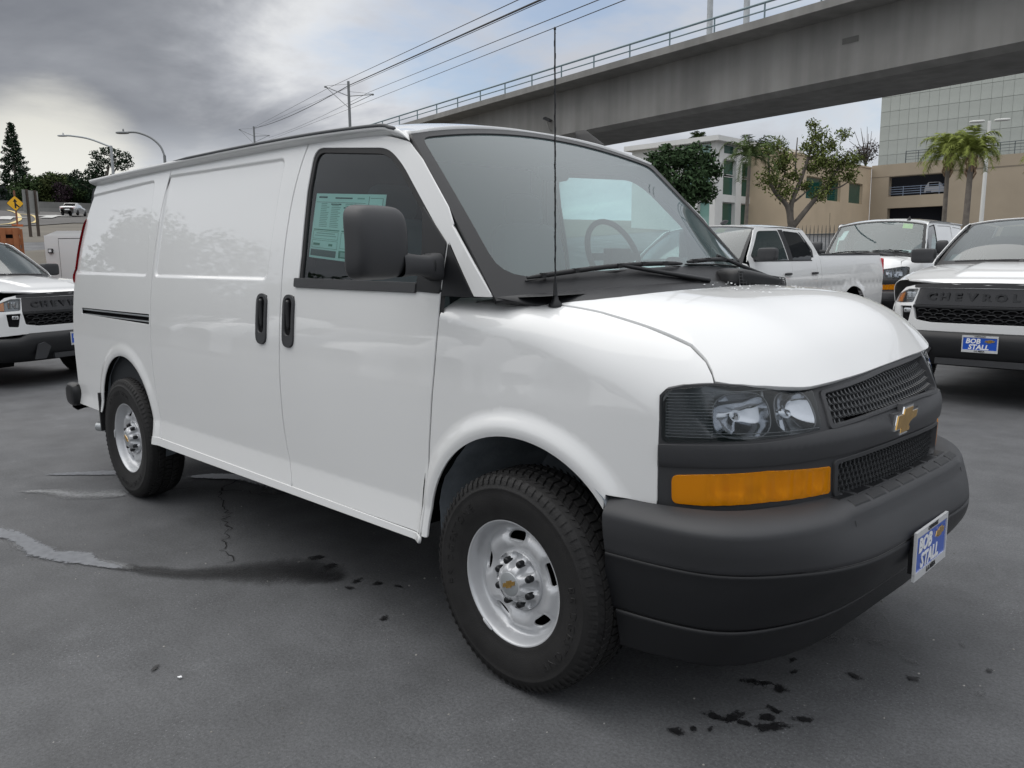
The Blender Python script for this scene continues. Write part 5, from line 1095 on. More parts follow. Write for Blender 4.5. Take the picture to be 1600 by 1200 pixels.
palm('fan_palm', 'small palm top peeking above the roof of the white office building', (-45.43, 73.97, 13.9), (-45.4, 73.9), LV['palmd'], 26, 1.15, .9, .40, boots=False, seed=8)
# ---------------------------------------------------------------- buildings
WALLW = mat('white_render', (.66, .66, .64), .7, noise=(.8, .05)); CREAM = mat('cream_render', (.56, .45, .32), .8, noise=(.5, .06), bump=(20, .1)); TAN = mat('tan_render', (.36, .30, .225), .82, noise=(.4, .07), bump=(18, .12)); TAND = mat('tan_groove', (.20, .17, .13), .85)
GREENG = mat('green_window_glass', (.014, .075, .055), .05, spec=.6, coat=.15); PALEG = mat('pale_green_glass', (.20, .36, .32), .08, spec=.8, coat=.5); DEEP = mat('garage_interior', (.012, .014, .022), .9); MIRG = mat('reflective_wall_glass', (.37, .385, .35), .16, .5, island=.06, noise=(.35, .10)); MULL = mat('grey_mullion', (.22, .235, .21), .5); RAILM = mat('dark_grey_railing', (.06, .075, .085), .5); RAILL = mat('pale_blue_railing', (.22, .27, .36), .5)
def bx(parent, name, m, x0, x1, y0, y1, z0, z1): return MB().box(((x0+x1)/2, (y0+y1)/2, (z0+z1)/2), (abs(x1-x0), abs(y1-y0), abs(z1-z0))).build(name, m, parent)
def win(parent, m, x0, x1, y0, y1, z0, z1, fr=WALLW, name='window', f=.07):
    """a pane with its frame; the thin direction is the facing one"""
    if abs(x1-x0) < abs(y1-y0):
        b = MB()
        for (a, c, d, e) in ((y0, y1, z0, z0+f), (y0, y1, z1-f, z1), (y0, y0+f, z0+f, z1-f), (y1-f, y1, z0+f, z1-f)): b.box(((x0+x1)/2+.03, (a+c)/2, (d+e)/2), (.10, c-a, e-d))
    else:
        b = MB()
        for (a, c, d, e) in ((x0, x1, z0, z0+f), (x0, x1, z1-f, z1), (x0, x0+f, z0+f, z1-f), (x1-f, x1, z0+f, z1-f)): b.box(((a+c)/2, (y0+y1)/2-.03, (d+e)/2), (c-a, .10, e-d))
    o = b.build(name, fr, parent); bx(o, 'pane', m, x0, x1, y0, y1, z0, z1); return o
# white office, corner at (-35.94, 61.56)
O = thing('office_building', 'white office building with green glass and an overhanging flat roof', 'building', (-35.94, 61.56, 0)); zb = 2.2
for y0, y1 in ((0, 1.29), (3.57, 4.6), (13.5, 15.5)): bx(O, 'column', WALLW, -.5, 0, y0, y1, zb, 11.55)
for z0, z1 in ((10.17, 10.66), (6.45, 7.06), (zb, 4.0)): bx(O, 'floor_band', WALLW, -.62, -.06, 1.29, 15.5, z0, z1)
for y0, y1 in ((1.29, 3.57), (4.6, 6.4), (6.4, 8.15), (8.15, 9.7), (9.7, 11.5), (11.5, 13.5)):
    for z0, z1 in ((10.66, 11.5), (8.85, 10.17), (7.06, 8.75), (4.0, 6.45)): win(O, GREENG, -.40, -.34, y0+.02, y1-.02, z0+.02, z1-.02, f=.05)
for x0, x1 in ((-.55, -.5), (-2.05, -1.75), (-9, -3.4)): bx(O, 'column', WALLW, x0, x1, -.002, .5, zb, 11.55)
for z0, z1 in ((10.2, 10.6), (6.5, 7.0), (zb, 3.6)): bx(O, 'floor_band', WALLW, -3.4, -.5, .05, .6, z0, z1)
for x0, x1 in ((-1.75, -.55), (-3.4, -2.05)):
    for z0, z1, m in ((10.6, 11.5, PALEG), (7.0, 10.2, PALEG), (3.6, 6.5, PALEG)): win(O, m, x0+.02, x1-.02, .30, .36, z0+.02, z1-.02)
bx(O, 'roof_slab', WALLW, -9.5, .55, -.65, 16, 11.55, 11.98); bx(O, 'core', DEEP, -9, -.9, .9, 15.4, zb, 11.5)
# cream block along x = -31.82
Cb = thing('cream_building', 'cream rendered building with square green windows behind the forked tree', 'building', (-31.82, 67.9, 0)); ws_ = [(2.7, 6.8), (7.35, 10.45), (12.5, 16.0)]
ys = sorted([0, 18.1]+[v for w_ in ws_ for v in w_]); b = MB(); b.box((-.35, 9.05, 4.6), (.7, 18.1, 4.5)); b.box((-.35, 9.05, 9.75), (.7, 18.1, 1.7)); b.box((-4.3, .2, 6.4), (7.2, .4, 8.4))
for i in range(0, len(ys), 2): b.box((-.35, (ys[i]+ys[i+1])/2, 7.875), (.7, ys[i+1]-ys[i], 2.05))
b.build('wall', CREAM, Cb)
for y0, y1 in ws_: win(Cb, GREENG, -.34, -.28, y0, y1, 6.85, 8.9, fr=CREAM, f=.06)
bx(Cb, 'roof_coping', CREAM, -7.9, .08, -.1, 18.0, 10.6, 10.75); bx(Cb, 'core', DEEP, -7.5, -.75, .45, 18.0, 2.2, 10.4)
# tan parking structure along y = 86.02
T_ = thing('parking_structure', 'tan concrete parking structure with long dark openings at the right', 'building', (-31.8, 86.02, 0)); b = MB()
for x0, x1, z0, z1 in ((0, 22, 9.62, 10.9), (0, 1.8, 2.5, 9.62), (7.2, 22, 2.5, 9.62), (1.8, 7.2, 6.42, 7.62), (1.8, 7.2, 2.5, 4.4)): b.box(((x0+x1)/2, .4, (z0+z1)/2), (x1-x0, .8, z1-z0))
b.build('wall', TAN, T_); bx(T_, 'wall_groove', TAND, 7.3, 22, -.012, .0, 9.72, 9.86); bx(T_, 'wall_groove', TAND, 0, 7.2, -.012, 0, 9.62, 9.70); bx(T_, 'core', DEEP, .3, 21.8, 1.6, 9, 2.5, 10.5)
for z in (7.85, 8.08, 8.31, 8.54): bx(T_, 'opening_rail', RAILL, 1.8, 7.2, .30, .34, z, z+.05)
for x in (3.15, 4.85, 6.6): bx(T_, 'opening_post', RAILL, x, x+.06, .26, .30, 7.62, 8.62)
cp = thing('parked_car', 'pale car parked inside the upper opening of the tan structure', 'car', (-25.9, 87.2, 7.63)); b = MB(); b.prism([(-.95, .25), (1.0, .25), (1.0, .75), (.75, .82), (.45, 1.25), (-.55, 1.28), (-.85, .85)], -.15, .35); b.build('body', mat('pale_car_paint', (.42, .43, .46), .3, coat=.6), cp); bx(cp, 'window', DARK, -.5, .42, -.16, -.15, .85, 1.2); bx(cp, 'wheel', DARK, -.75, -.25, -.16, .1, 0, .4)
cp2 = thing('roof_railing', 'dark railing along the top of the tan parking structure', 'railing', (-31.8, 86.3, 10.9))
for z in (.35, .62, .90, 1.15): bx(cp2, 'rail', RAILM, 3.2, 22, 0, .03, z, z+(.06 if z > 1 else .035))
for k in range(16): bx(cp2, 'post', RAILM, 3.2+k*1.22, 3.26+k*1.22, -.04, .0, 0, 1.2)
# glass tower behind it
Gt = thing('glass_building', 'tall building with a mirrored glass panel wall above the parking structure', 'building', (-33.45, 92.0, 0)); bx(Gt, 'frame', MULL, 0, 26, .10, 7, 2.5, 24)
gpm = None; rr = np.random.default_rng(9)
for i in range(26):
    for k in range(8):
        z = 11.0+k*1.55
        if gpm is None: gpm = MB().box((0, 0, 0), (.965, .04, 1.515)).mesh('glass_panel', MIRG)
        o = link('glass_panel', gpm, Gt, (.5+i*.985, .06, z+.775)); o.rotation_euler = (rr.normal()*.006, 0, rr.normal()*.006)
# ---------------------------------------------------------------- overpass
BU = (math.cos(math.radians(170.6)), math.sin(math.radians(170.6))); BV = (BU[1], -BU[0])
def bp(a, l, z): return (1.85+BU[0]*a+BV[0]*l, -2.84+BU[1]*a+BV[1]*l, z)
BC = mat('overpass_concrete', (.245, .24, .228), .88, noise=(.5, .14, 8), bump=(10, .25)); SEC = [(23, 9.18), (23, 8.93), (23.12, 8.91), (24, 8.88), (24, 7.03), (24.28, 6.87), (27.3, 6.87), (27.6, 7.03), (27.6, 8.9), (28.6, 8.93), (28.6, 9.18)]
def streaks(m):
    nt, N, B = nodes_of(m); src = B.inputs['Base Color'].links[0].from_socket; tc = [n for n in N if n.type == 'TEX_COORD'][0]; mp = N.new('ShaderNodeMapping'); nt.links.new(tc.outputs['Object'], mp.inputs[0]); mp.inputs['Scale'].default_value = (1.6, 1.6, .12); n = N.new('ShaderNodeTexNoise'); nt.links.new(mp.outputs[0], n.inputs['Vector']); n.inputs['Scale'].default_value = 1.2; n.inputs['Detail'].default_value = 7
    r = N.new('ShaderNodeMapRange'); nt.links.new(n.outputs[0], r.inputs[0]); r.inputs[1].default_value = .35; r.inputs[2].default_value = .65; r.inputs[3].default_value = .88; r.inputs[4].default_value = 1.10
    v = N.new('ShaderNodeVectorMath'); v.operation = 'SCALE'; nt.links.new(src, v.inputs[0]); nt.links.new(r.outputs[0], v.inputs['Scale']); nt.links.new(v.outputs[0], B.inputs['Base Color'])
streaks(BC)
Br = thing('overpass', 'grey concrete overpass crossing above the parked vehicles', 'bridge', (0, 0, 0)); b = MB(); A_ = [-14, 0, 14, 28, 42, 60, 90]
b.grid([[bp(a, l, z) for l, z in SEC] for a in A_], False, close=True); b.add([bp(A_[0], l, z) for l, z in SEC], [tuple(range(len(SEC)))]); b.build('girder', BC, Br, fix=True)
b = MB(); P = [bp(14.6, 23.985, 8.2), bp(15.15, 23.985, 8.2), bp(15.15, 23.985, 8.02), bp(14.6, 23.985, 8.02)]; b.add(P, [(0, 1, 2, 3)]); b.build('bearing_plate', mat('darker_concrete_patch', (.13, .128, .12), .9), Br)
for a in (-9, 66):
    b = MB(); b.tube([bp(a, 25.8, -.2), bp(a, 25.8, 5.4), bp(a, 25.8, 6.9)], [.85, .85, 1.25], 24); b.build('pier', BC, Br)
TEAL = mat('blue_grey_railing_paint', (.17, .235, .26), .5)
Rl = thing('bridge_railing', 'blue grey metal railing along the edge of the overpass', 'railing', (0, 0, 0))
for z, r in ((9.72, .040), (9.47, .026)): b = MB(); b.tube([bp(-8, 23.2, z), bp(62, 23.2, z)], r, 8); b.build('rail', TEAL, Rl)
for k in range(34):
    a = -7.4+k*2.075; MB().tube([bp(a, 23.2, 9.16), bp(a, 23.2, 9.72)], .032, 6).build('rail_post', TEAL, Rl)
for a, lb in ((20.98, 'left of two grey catenary poles standing on the overpass'), (19.32, 'right of two grey catenary poles standing on the overpass')):
    o = thing('catenary_pole', lb, 'pole', bp(a, 24.6, 9.15), 0, 'poles on the overpass'); MB().tube([(0, 0, 0), (0, 0, 9)], [.11, .09], 12).build('shaft', ALU, o); MB().box((0, 0, .03), (.4, .4, .06)).build('base_plate', ALU, o)
fl = thing('floodlight', 'small floodlight on a bracket under the side of the overpass', 'floodlight', bp(29.5, 23.75, 7.55)); b = MB(); b.box((-.12, 0, .18), (.34, .30, .10), .4); o = b.build('housing', GREYP, fl, rot=(0, .5, 0)); LEDP = mat('led_panel', (.75, .70, .55), .4); MB().box((-.12, -.0, .125), (.28, .24, .01), .4).build('led_panel', LEDP, o); MB().tube([(0, .2, -.25), (0, 0, -.1), (-.05, 0, .1)], .04, 8).build('bracket', CONC, fl)
# ---------------------------------------------------------------- poles, wires, lamps
STE = mat('dull_pole_steel', (.20, .21, .215), .6, .3)
def cat_pole(base, top, s, label):
    o = thing('trolley_pole', label, 'utility pole', base, 0, 'trolley wire poles'); h = top-base[2]; MB().tube([(0, 0, 0), (0, 0, h)], [.20*s, .15*s], 10).build('shaft', STE, o)
    d = Vector((.96, .28, 0))
    for q, z1 in ((-1, -.25), (1, -1.75)):
        b = MB(); e = d*(3.3*q)*s; b.tube([(0, 0, h-1.6*s), (e.x, e.y, h+z1*s)], .045*s, 6); b.tube([(0, 0, h-(2.9 if q < 0 else 2.6)*s), (e.x, e.y, h+z1*s)], .035*s, 6); b.tube([(0, 0, h+(-.3 if q < 0 else -1.1)*s), (e.x*.95, e.y*.95, h+z1*s+.1)], .02*s, 5); b.sbox((e.x, e.y, h+z1*s), (.3*s, .3*s, .2*s), 3, 4); b.build('bracket_arm', STE, o)
    return o
cat_pole((-76.7, 51.7, hill(-76.7, 51.7)), 21.4, 1.0, 'nearer trolley wire pole with two bracket arms above the van roof')
cat_pole((-160, 85.2, hill(-160, 85.2)), 29.9, 1.25, 'farther small trolley wire pole with two bracket arms above the van roof')
WIRE = mat('black_wire', (.02, .02, .022), .6)
def wire(pts, r, label, sag=.0):
    P = [Vector(p) for p in pts]; P.append(P[-1]+(P[-1]-P[-2])*.28); Q = []
    for i in range(len(P)-1):
        for k in range(10): t = k/10; q = P[i].lerp(P[i+1], t); q.z -= sag*4*t*(1-t)*(i == 0); Q.append(q)
    Q.append(P[-1]); b = MB(); b.tube(Q, r, 5, False); tag(b.build('overhead_wire', WIRE), label, 'wire', 'trolley wires over the van')
wire([(-160.25, 85.27, 29.68), (-80.1, 51.47, 21.22), (-24.64, 24.68, 12.95)], .022, 'uppermost thin overhead wire crossing the sky above the van')
wire([(-160.05, 85.45, 29.61), (-76.8, 51.82, 20.99), (-21.71, 23.1, 12.03)], .045, 'thickest black overhead wire crossing the sky above the van', .6)
wire([(-160.05, 85.45, 29.5), (-76.8, 51.82, 20.8), (-22.6, 23.6, 12.1)], .018, 'thin overhead wire running close under the thickest one')
wire([(-157.72, 87.29, 27.58), (-73.32, 52.14, 19.84), (-20.62, 24.08, 11.65)], .020, 'overhead wire from the right arm of the nearer trolley pole, upper of the lower pair', .4)
wire([(-157.84, 87.03, 26.91), (-73.39, 51.84, 18.77), (-20.58, 24.03, 11.23)], .018, 'lowest overhead wire above the bridge railing')
def street_lamp(base, top, path, label, r, m):
    o = thing('street_lamp', label, 'street lamp', base, 0, 'street lamps on the left'); b = MB(); b.tube([(0, 0, 0), (0, 0, top-base[2])], [r*1.3, r], 10); b.build('pole', m, o); Q = rel(path, base); MB().tube(curve(Q, 5), [r*.75]*(5*(len(Q)-1)+1), 8).build('arm', m, o)
    e = Vector(Q[-1]); d = (e-Vector(Q[-2])).normalized(); MB().sbox(tuple(e+d*.25+Vector((0, 0, -.04))), (.75, .30, .14), 3, 6, rz=math.atan2(d.y, d.x)).build('lamp_head', m, o, fix=True); MB().lathe([(0, .12), (.05, .12), (.05, 0)], 8, 'z', tuple(e+d*.2+Vector((0, 0, .05)))).build('photocell', m, o)
street_lamp((-62.4, 20.5, hill(-62.4, 20.5)), 10.15, [(-62.88, 20.61, 10.15), (-64.03, 19.61, 10.73), (-64.9, 18.8, 10.95), (-65.3, 18.4, 11.0)], 'farther thin street lamp in front of the broad dark tree', .09, mat('pale_lamp_steel', (.36, .38, .39), .5, .3))
street_lamp((-44.47, 16.82, hill(-44.5, 16.8)), 7.46, [(-44.47, 16.82, 7.46), (-44.7, 16.71, 7.99), (-45.13, 16.39, 8.46), (-45.67, 15.92, 8.74), (-46.1, 15.5, 8.77)], 'nearer street lamp curving over the rear of the van roof', .075, STE)
lp = thing('lot_lamp', 'white lot lamp post with two flat heads in front of the tan structure', 'lamp post', (-14.4, 60.0, hill(-14.4, 60))); WP = mat('white_pole_paint', (.68, .68, .65), .5); MB().tube([(0, 0, 0), (-.06, .45, 10.5-hill(-14.4, 60))], [.15, .11], 12).build('pole', WP, lp)
for q in (-1, 1): MB().sbox((-.06+q*.70, .45+q*.25, 10.52-hill(-14.4, 60)), (.95, .42, .16), 4, 6, rz=.35).build('lamp_head', WP, lp)
# ---------------------------------------------------------------- signs, vehicles and a fence in the background
sg_ = thing('warning_sign', 'yellow diamond merge sign on a brown post by the street', 'sign', (-47.6, 10.0, hill(-47.6, 10.0)), math.radians(-18)); RUST = mat('rusty_post', (.22, .10, .06), .8); SY = mat('yellow_sign', (.85, .46, .02), .5, noise=(6, .05))
MB().tube([(0, 0, 0), (0, 0, 1.9)], .045, 8).build('post', RUST, sg_); dm = [(0, -.42), (.42, 0), (0, .42), (-.42, 0)]; zc = 4.72-hill(-47.6, 10.0)
o = MB().prism(rc([(p, q) for p, q in dm], .08), -.015, .015, 'x').build('sign_plate', SEAL, sg_, (.05, 0, zc)); MB().prism(rc([(p*.93, q*.93) for p, q in dm], .07), .015, .02, 'x').build('sign_face', SY, o)
b = MB(); b.prism([(-.035, -.25), (.035, -.25), (.035, .08), (.10, .08), (0, .25), (-.10, .08), (-.035, .08)], .02, .025, 'x'); b.prism([(.035, -.11), (.15, -.22), (.20, -.17), (.035, .0)], .02, .025, 'x'); b.build('merge_arrow', SEAL, o); MB().box((0, 0, .06), (.5, .5, .12)).build('post_base', mat('orange_base', (.55, .14, .04), .7), sg_)
s2_ = thing('sign_back', 'plain grey back of a large sign on two dark posts beside the yellow sign', 'sign', (-37.6, 8.0, hill(-37.6, 8.0)), math.radians(132)); MB().box((0, 0, 4.05-2.55), (1.05, .02, .95)).build('sign_plate', mat('weathered_sign_back', (.24, .245, .235), .7, noise=(3, .15)), s2_)
for q in (-.28, .28): MB().box((q, -.03, 1.0), (.09, .09, 2.0)).build('post', mat('dark_wood_post', (.07, .055, .045), .9) if 'dark_wood_post' not in MATS else MATS['dark_wood_post'], s2_)
# stake bed truck: rear corner at (-18.6, 2.75)
ORW = mat('orange_brown_wood', (.34, .125, .05), .75, noise=(5, .2), bump=(30, .2)); st = thing('stake_truck', 'flatbed truck with orange wooden stake sides behind the left pickup', 'truck', (-18.72, 2.50, 0), math.radians(-10)); sl = MB().box((0, -1.05, 0), (.035, 2.1, .145)).mesh('slat', ORW); sl2 = MB().box((-2.1, 0, 0), (4.2, .035, .145)).mesh('slat', ORW); ps = MB().box((0, 0, 0), (.05, .10, 1.30)).mesh('stake', ORW)
for k in range(6):
    z = 1.02+k*.228; link('slat', sl, st, (.0, 0, z+.07)); link('slat', sl2, st, (-.03, .02, z+.07)); link('slat', sl2, st, (-.03, -2.12, z+.07))
for y in (-.06, -.30, -1.05, -1.8, -2.05): link('stake', ps, st, (.045, y, 1.63))
for x in (-.12, -.9, -1.9, -2.9, -3.9): o = link('stake', ps, st, (x, .065, 1.63)); o.rotation_euler.z = math.pi/2
bx(st, 'dark_gap_filler', DARK, -3.9, -.07, -2.0, -.10, .99, 2.22); bx(st, 'flatbed', mat('dark_steel_bed', (.05, .05, .055), .6), -4.25, .08, -2.15, .05, .85, .98); b = MB(); b.prism([(-4.4, .5), (-4.4, 2.2), (-5.5, 2.2), (-5.8, 1.6), (-6.6, 1.5), (-6.7, .5)], -2.0, -.1); b.build('cab', WHITE, st)  # dark box added behind the slats so the gaps between them look dark
for x in (-.9, -5.6):
    for y in (-1.95, -.15): MB().lathe([(0, -.13), (.42, -.13), (.46, -.09), (.46, .09), (.42, .13), (0, .13)], 24, 'y').build('wheel', TYRE, st, (x, y, .46))
MB().sbox((.02, -.40, .90), (.06, .10, .10), 3, 4).build('tail_light', REDL, st)
sv = thing('service_truck', 'white boxy service truck body behind the rear corner of the van', 'truck', (-22.95, 4.21, 0), math.radians(46)); bx(sv, 'box_body', WHITE, 0, 2.1, 0, 3.4, .75, 2.28); b = MB(); b.prism([(.03, 2.28), (.35, 2.40), (1.75, 2.40), (2.07, 2.28)], .02, 3.3); b.build('roof_cap', WHITE, sv)
bx(sv, 'door_seal', SEAL, .38, 1.72, -.008, 0, .88, 2.20); bx(sv, 'rear_door', WHITE, .40, 1.7, -.03, -.008, .9, 2.18); MB().box((.16, -.03, 1.86), (.12, .05, .12)).build('marker_lamp', SEAL, sv); MB().box((.16, -.06, 1.86), (.07, .02, .07)).build('lamp_lens', PLATEW, sv); MB().lathe([(0, -.06), (.07, -.06), (.08, 0)], 16, 'y', (.20, 0, 1.42)).build('tail_light', REDL, sv); MB().lathe([(0, -.08), (.035, -.08), (.035, -.06)], 16, 'y', (.20, 0, 1.42)).build('tail_light_reflector', PLATEW, sv); bx(sv, 'rear_bumper', GREYP, .05, 2.05, -.12, -.0, .5, .72); b = MB(); b.prism([(3.5, .5), (3.5, 2.2), (4.6, 2.2), (5.0, 1.5), (6.0, 1.4), (6.1, .5)], .1, 2.0, 'x'); b.build('cab', WHITE, sv)
for y in (.9, 4.9):
    for x in (.15, 1.95): MB().lathe([(0, -.13), (.36, -.13), (.39, -.09), (.39, .09), (.36, .13), (0, .13)], 24, 'x').build('wheel', TYRE, sv, (x, y, .39))
cz = hill(-62.6, 17.6); sc_ = thing('silver_car', 'silver sedan driving away on the street behind the van', 'car', (-62.6, 17.6, cz+.09), math.radians(146)); sc_.scale = (.62, .62, .62); SILV = mat('silver_paint', (.48, .49, .50), .25, .5, coat=.8)
def car_sec(x, zb, zt, w, zs): return [(x, -w*.92, zb), (x, -w, (zb+zs)/2), (x, -w*.97, zs), (x, -w*.72, zt), (x, 0, zt+.02), (x, w*.72, zt), (x, w*.97, zs), (x, w, (zb+zs)/2), (x, w*.92, zb)]
b = MB(); b.grid([car_sec(*q) for q in ((-2.3, .35, .85, .70, .80), (-2.2, .28, 1.0, .82, .92), (-1.5, .25, 1.04, .88, .95), (-.9, .25, 1.42, .89, .96), (-.1, .25, 1.47, .89, .96), (.6, .25, 1.30, .89, .96), (1.15, .25, 1.0, .88, .94), (2.0, .28, .88, .84, .82), (2.3, .35, .62, .72, .60))]); b.build('body', SILV, sc_)
b = MB(); b.add([(-1.52, -.62, 1.06), (-1.52, .62, 1.06), (-1.0, .55, 1.38), (-1.0, -.55, 1.38)], [(0, 3, 2, 1)]); b.build('rear_window', DARK, sc_)
for q in (-1, 1):
    MB().sbox((-2.22, q*.62, .82), (.10, .32, .12), 4, 4).build('tail_light', REDL, sc_)
    for x in (-1.35, 1.4): MB().lathe([(0, -.1), (.30, -.1), (.33, -.06), (.33, .06), (.30, .1), (0, .1)], 20, 'y').build('wheel', TYRE, sc_, (x, q*.80, .33))
MB().box((-2.31, 0, .62), (.02, .5, .12)).build('number_plate', PLATEW, sc_)
fz = hill(-14, 33); fn_ = thing('iron_fence', 'row of dark iron fence spikes behind the white vehicles', 'fence', (-16, 32.0, fz)); pk_ = MB().tube([(0, 0, 0), (0, 0, 2.55), (0, 0, 2.75)], [.016, .016, .003], 5).mesh('picket', RAILM)
for k in range(40): link('picket', pk_, fn_, (k*.17, k*.02, 0))
for z in (.3, 2.35): MB().tube([(0, 0, z), (6.7, .8, z)], .022, 5).build('rail', RAILM, fn_)
wc = thing('white_car', 'white car roof showing between the pickup cab and the windscreen of the van behind', 'car', (-8.9, 17.5, .2), math.radians(-80)); b = MB(); b.grid([car_sec(*[q[0], *[v*1.22 if i in (1, 3) else v for i, v in enumerate(q[1:])]]) for q in ((-2.3, .35, .85, .70, .80), (-2.2, .28, 1.2, .82, .92), (-1.5, .25, 1.50, .88, .95), (-.9, .25, 1.56, .89, .96), (-.1, .25, 1.56, .89, .96), (.6, .25, 1.36, .89, .96), (1.15, .25, 1.0, .88, .94), (2.0, .28, .88, .84, .82), (2.3, .35, .62, .72, .60))]); b.build('body', WHITE, wc)
for q in (-1, 1):
    for x in (-1.35, 1.4): MB().lathe([(0, -.1), (.30, -.1), (.33, -.06), (.33, .06), (.30, .1), (0, .1)], 20, 'y').build('wheel', TYRE, wc, (x, q*.82, .33))

# woodland on the far side of the street behind the viewer; it shows only mirrored in the paint and the lamps
rr = np.random.default_rng(77); tl_ = []
for k in range(30):
    a = math.radians(188+k*5.2+rr.normal()*1.5); d = 24+8*rr.random(); h_ = 2.2+3.2*rr.random()*(1 if k % 4 else .3)
    for j in range(9): tl_.append(((1.85+d*math.cos(a)+rr.normal()*1.3, -2.84+d*math.sin(a)+rr.normal()*1.3, .8+h_*rr.random()**.8), 1.1+.8*rr.random()))
tag(leaves(tl_, 260, .16, LV['bush'], None, 'woodland', seed=78), kind='stuff')

# a row of parked cars behind the viewer, mirrored in the lower panels of the van
rr = np.random.default_rng(91); b = MB(); PM_ = [WHITE, mat('dark_blue_paint', (.02, .03, .06), .25, coat=1), SILV, DARK]
for k in range(9):
    h_ = 1.0 if k % 3 else 1.22; cx_, cy_, rz_ = -26+k*3.15, -9.6-.25*math.sin(k), math.radians(90+6*rr.normal()); ca_, sa_ = math.cos(rz_), math.sin(rz_); tr_ = lambda P: [(cx_+p[0]*ca_-p[1]*sa_, cy_+p[0]*sa_+p[1]*ca_, p[2]*h_) for p in P]
    b.cur = (0, 0, 2, 0, 1, 0, 0, 2, 0)[k]
    b.grid([tr_(car_sec(*q)) for q in ((-2.3, .35, .85, .70, .80), (-2.2, .28, 1.0, .82, .92), (-1.5, .25, 1.04, .88, .95), (-.9, .25, 1.46, .89, .96), (-.1, .25, 1.50, .89, .96), (.5, .25, 1.36, .89, .96), (1.05, .25, 1.02, .88, .94), (2.0, .28, .90, .84, .82), (2.3, .35, .66, .72, .60))]); b.cur = 3
    b.add(tr_([(1.08, -.62, 1.03), (1.08, .62, 1.03), (.55, .55, 1.36), (.55, -.55, 1.36)]), [(0, 1, 2, 3)], False); b.add(tr_([(2.32, -.5, .45), (2.32, .5, .45), (2.31, .5, .68), (2.31, -.5, .68)]), [(0, 1, 2, 3)], False)
    for wx in (-1.35, 1.4):
        for q in (-1, 1): b.lathe([(0, -.1), (.30, -.1), (.33, 0), (.30, .1), (0, .1)], 14, 'y', (0, 0, 0)); n_ = 14*5; b.v[-n_:] = tr_([(v[0]+wx, v[1]+q*.8, v[2]+.32) for v in b.v[-n_:]])
tag(b.build('parked_row', PM_), kind='stuff')
# ================================================================ marks on the lot
WET = mat('wet_film', (.165, .172, .185), .30, spec=.6, noise=(30, .2)); DAMP = mat('damp_asphalt', (.014, .0145, .016), .45, noise=(30, .35), bump=(120, .5), spec=.5); CRK = mat('crack_shadow', (.008, .008, .008), .9)
SHINE = mat('painted_sky_sheen', (.19, .195, .20), .6, noise=(45, .3))  # pale grey paints in the sky mirrored by the wet trails
def soft_edge(m, lo=.30, hi=.62, scale=38, amount=.75):
    """lets the mark break up and end raggedly where its 'cover' value runs out"""
    nt, N, B = nodes_of(m); L = nt.links.new; out = [n for n in N if n.type == 'OUTPUT_MATERIAL'][0]; at = N.new('ShaderNodeAttribute'); at.attribute_name = 'cover'; tc = [n for n in N if n.type == 'TEX_COORD'][0]
    n = N.new('ShaderNodeTexNoise'); L(tc.outputs['Object'], n.inputs['Vector']); n.inputs['Scale'].default_value = scale; n.inputs['Detail'].default_value = 6; n.inputs['Roughness'].default_value = .7
    a = N.new('ShaderNodeMath'); a.operation = 'MULTIPLY_ADD'; L(n.outputs[0], a.inputs[0]); a.inputs[1].default_value = amount; L(at.outputs['Fac'], a.inputs[2]); r = N.new('ShaderNodeMapRange'); L(a.outputs[0], r.inputs[0]); r.inputs[1].default_value = lo+amount*.5; r.inputs[2].default_value = hi+amount*.5
    t = N.new('ShaderNodeBsdfTransparent'); x = N.new('ShaderNodeMixShader'); L(r.outputs[0], x.inputs[0]); L(t.outputs[0], x.inputs[1]); L(B.outputs[0], x.inputs[2]); L(x.outputs[0], out.inputs[0])
soft_edge(WET, .42, .62, 45, 1.0); soft_edge(DAMP, .22, 1.1, 140, 1.1); soft_edge(SHINE, .45, 1.0, 120, 1.1); DROP = mat('wet_blot', (.011, .011, .012), .5, noise=(60, .3)); soft_edge(DROP, .62, .84, 42, 1.5); FAINT = mat('faint_silt_blot', (.12, .122, .125), .8); soft_edge(FAINT, .6, 1.3, 70, 1.5)
def cover(me, vals):
    at = me.attributes.new('cover', 'FLOAT', 'POINT'); at.data.foreach_set('value', np.array(vals, dtype=np.float32))
def ragged(path, widths, seed, name, m, lift, amp=.07, n=8, parent=None):
    """an irregular trail along a path, fading towards its edges"""
    P = [np.array(p) for p in curve(path, n)]; W = np.interp(np.linspace(0, 1, len(P)), np.linspace(0, 1, len(widths)), widths)*1.9; R = np.random.default_rng(seed); e = 0; rows = []; cv = []; N_ = len(P)
    if m is CRK: P = [p+R.normal(size=2)*.012 for p in P]
    for i, p in enumerate(P):
        t = P[min(i+1, N_-1)]-P[max(i-1, 0)]; t = t/(np.hypot(*t)+1e-9); q = np.array([-t[1], t[0]]); e = .7*e+R.normal()*amp; w = W[i]*max(.4, 1+e); end = min(1, min(i, N_-1-i)/4); rows.append([(*(p+q*w/2*k), lift) for k in np.linspace(1, -1, 9)]); cv += [(1-abs(k)**1.3)*end for k in np.linspace(1, -1, 9)]
    o = MB().grid(rows, False).build(name, m, parent); cover(o.data, cv if m is not CRK else [1]*len(cv))
    for poly in o.data.polygons:
        if poly.normal.z < 0: poly.flip()
    return tag(o, kind='structure')
ragged([(-3.9, -2.05), (-3.26, -1.77), (-3.03, -1.71), (-2.70, -1.69), (-2.52, -1.60), (-2.36, -1.56), (-2.12, -1.46)], [.10, .10, .08, .11, .13, .07, .03], 1, 'puddle', WET, .006)
ragged([(-3.25, -1.765), (-2.7, -1.69), (-2.38, -1.56), (-2.05, -1.41)], [.08, .10, .09, .05], 2, 'sheen_streak', SHINE, .005)
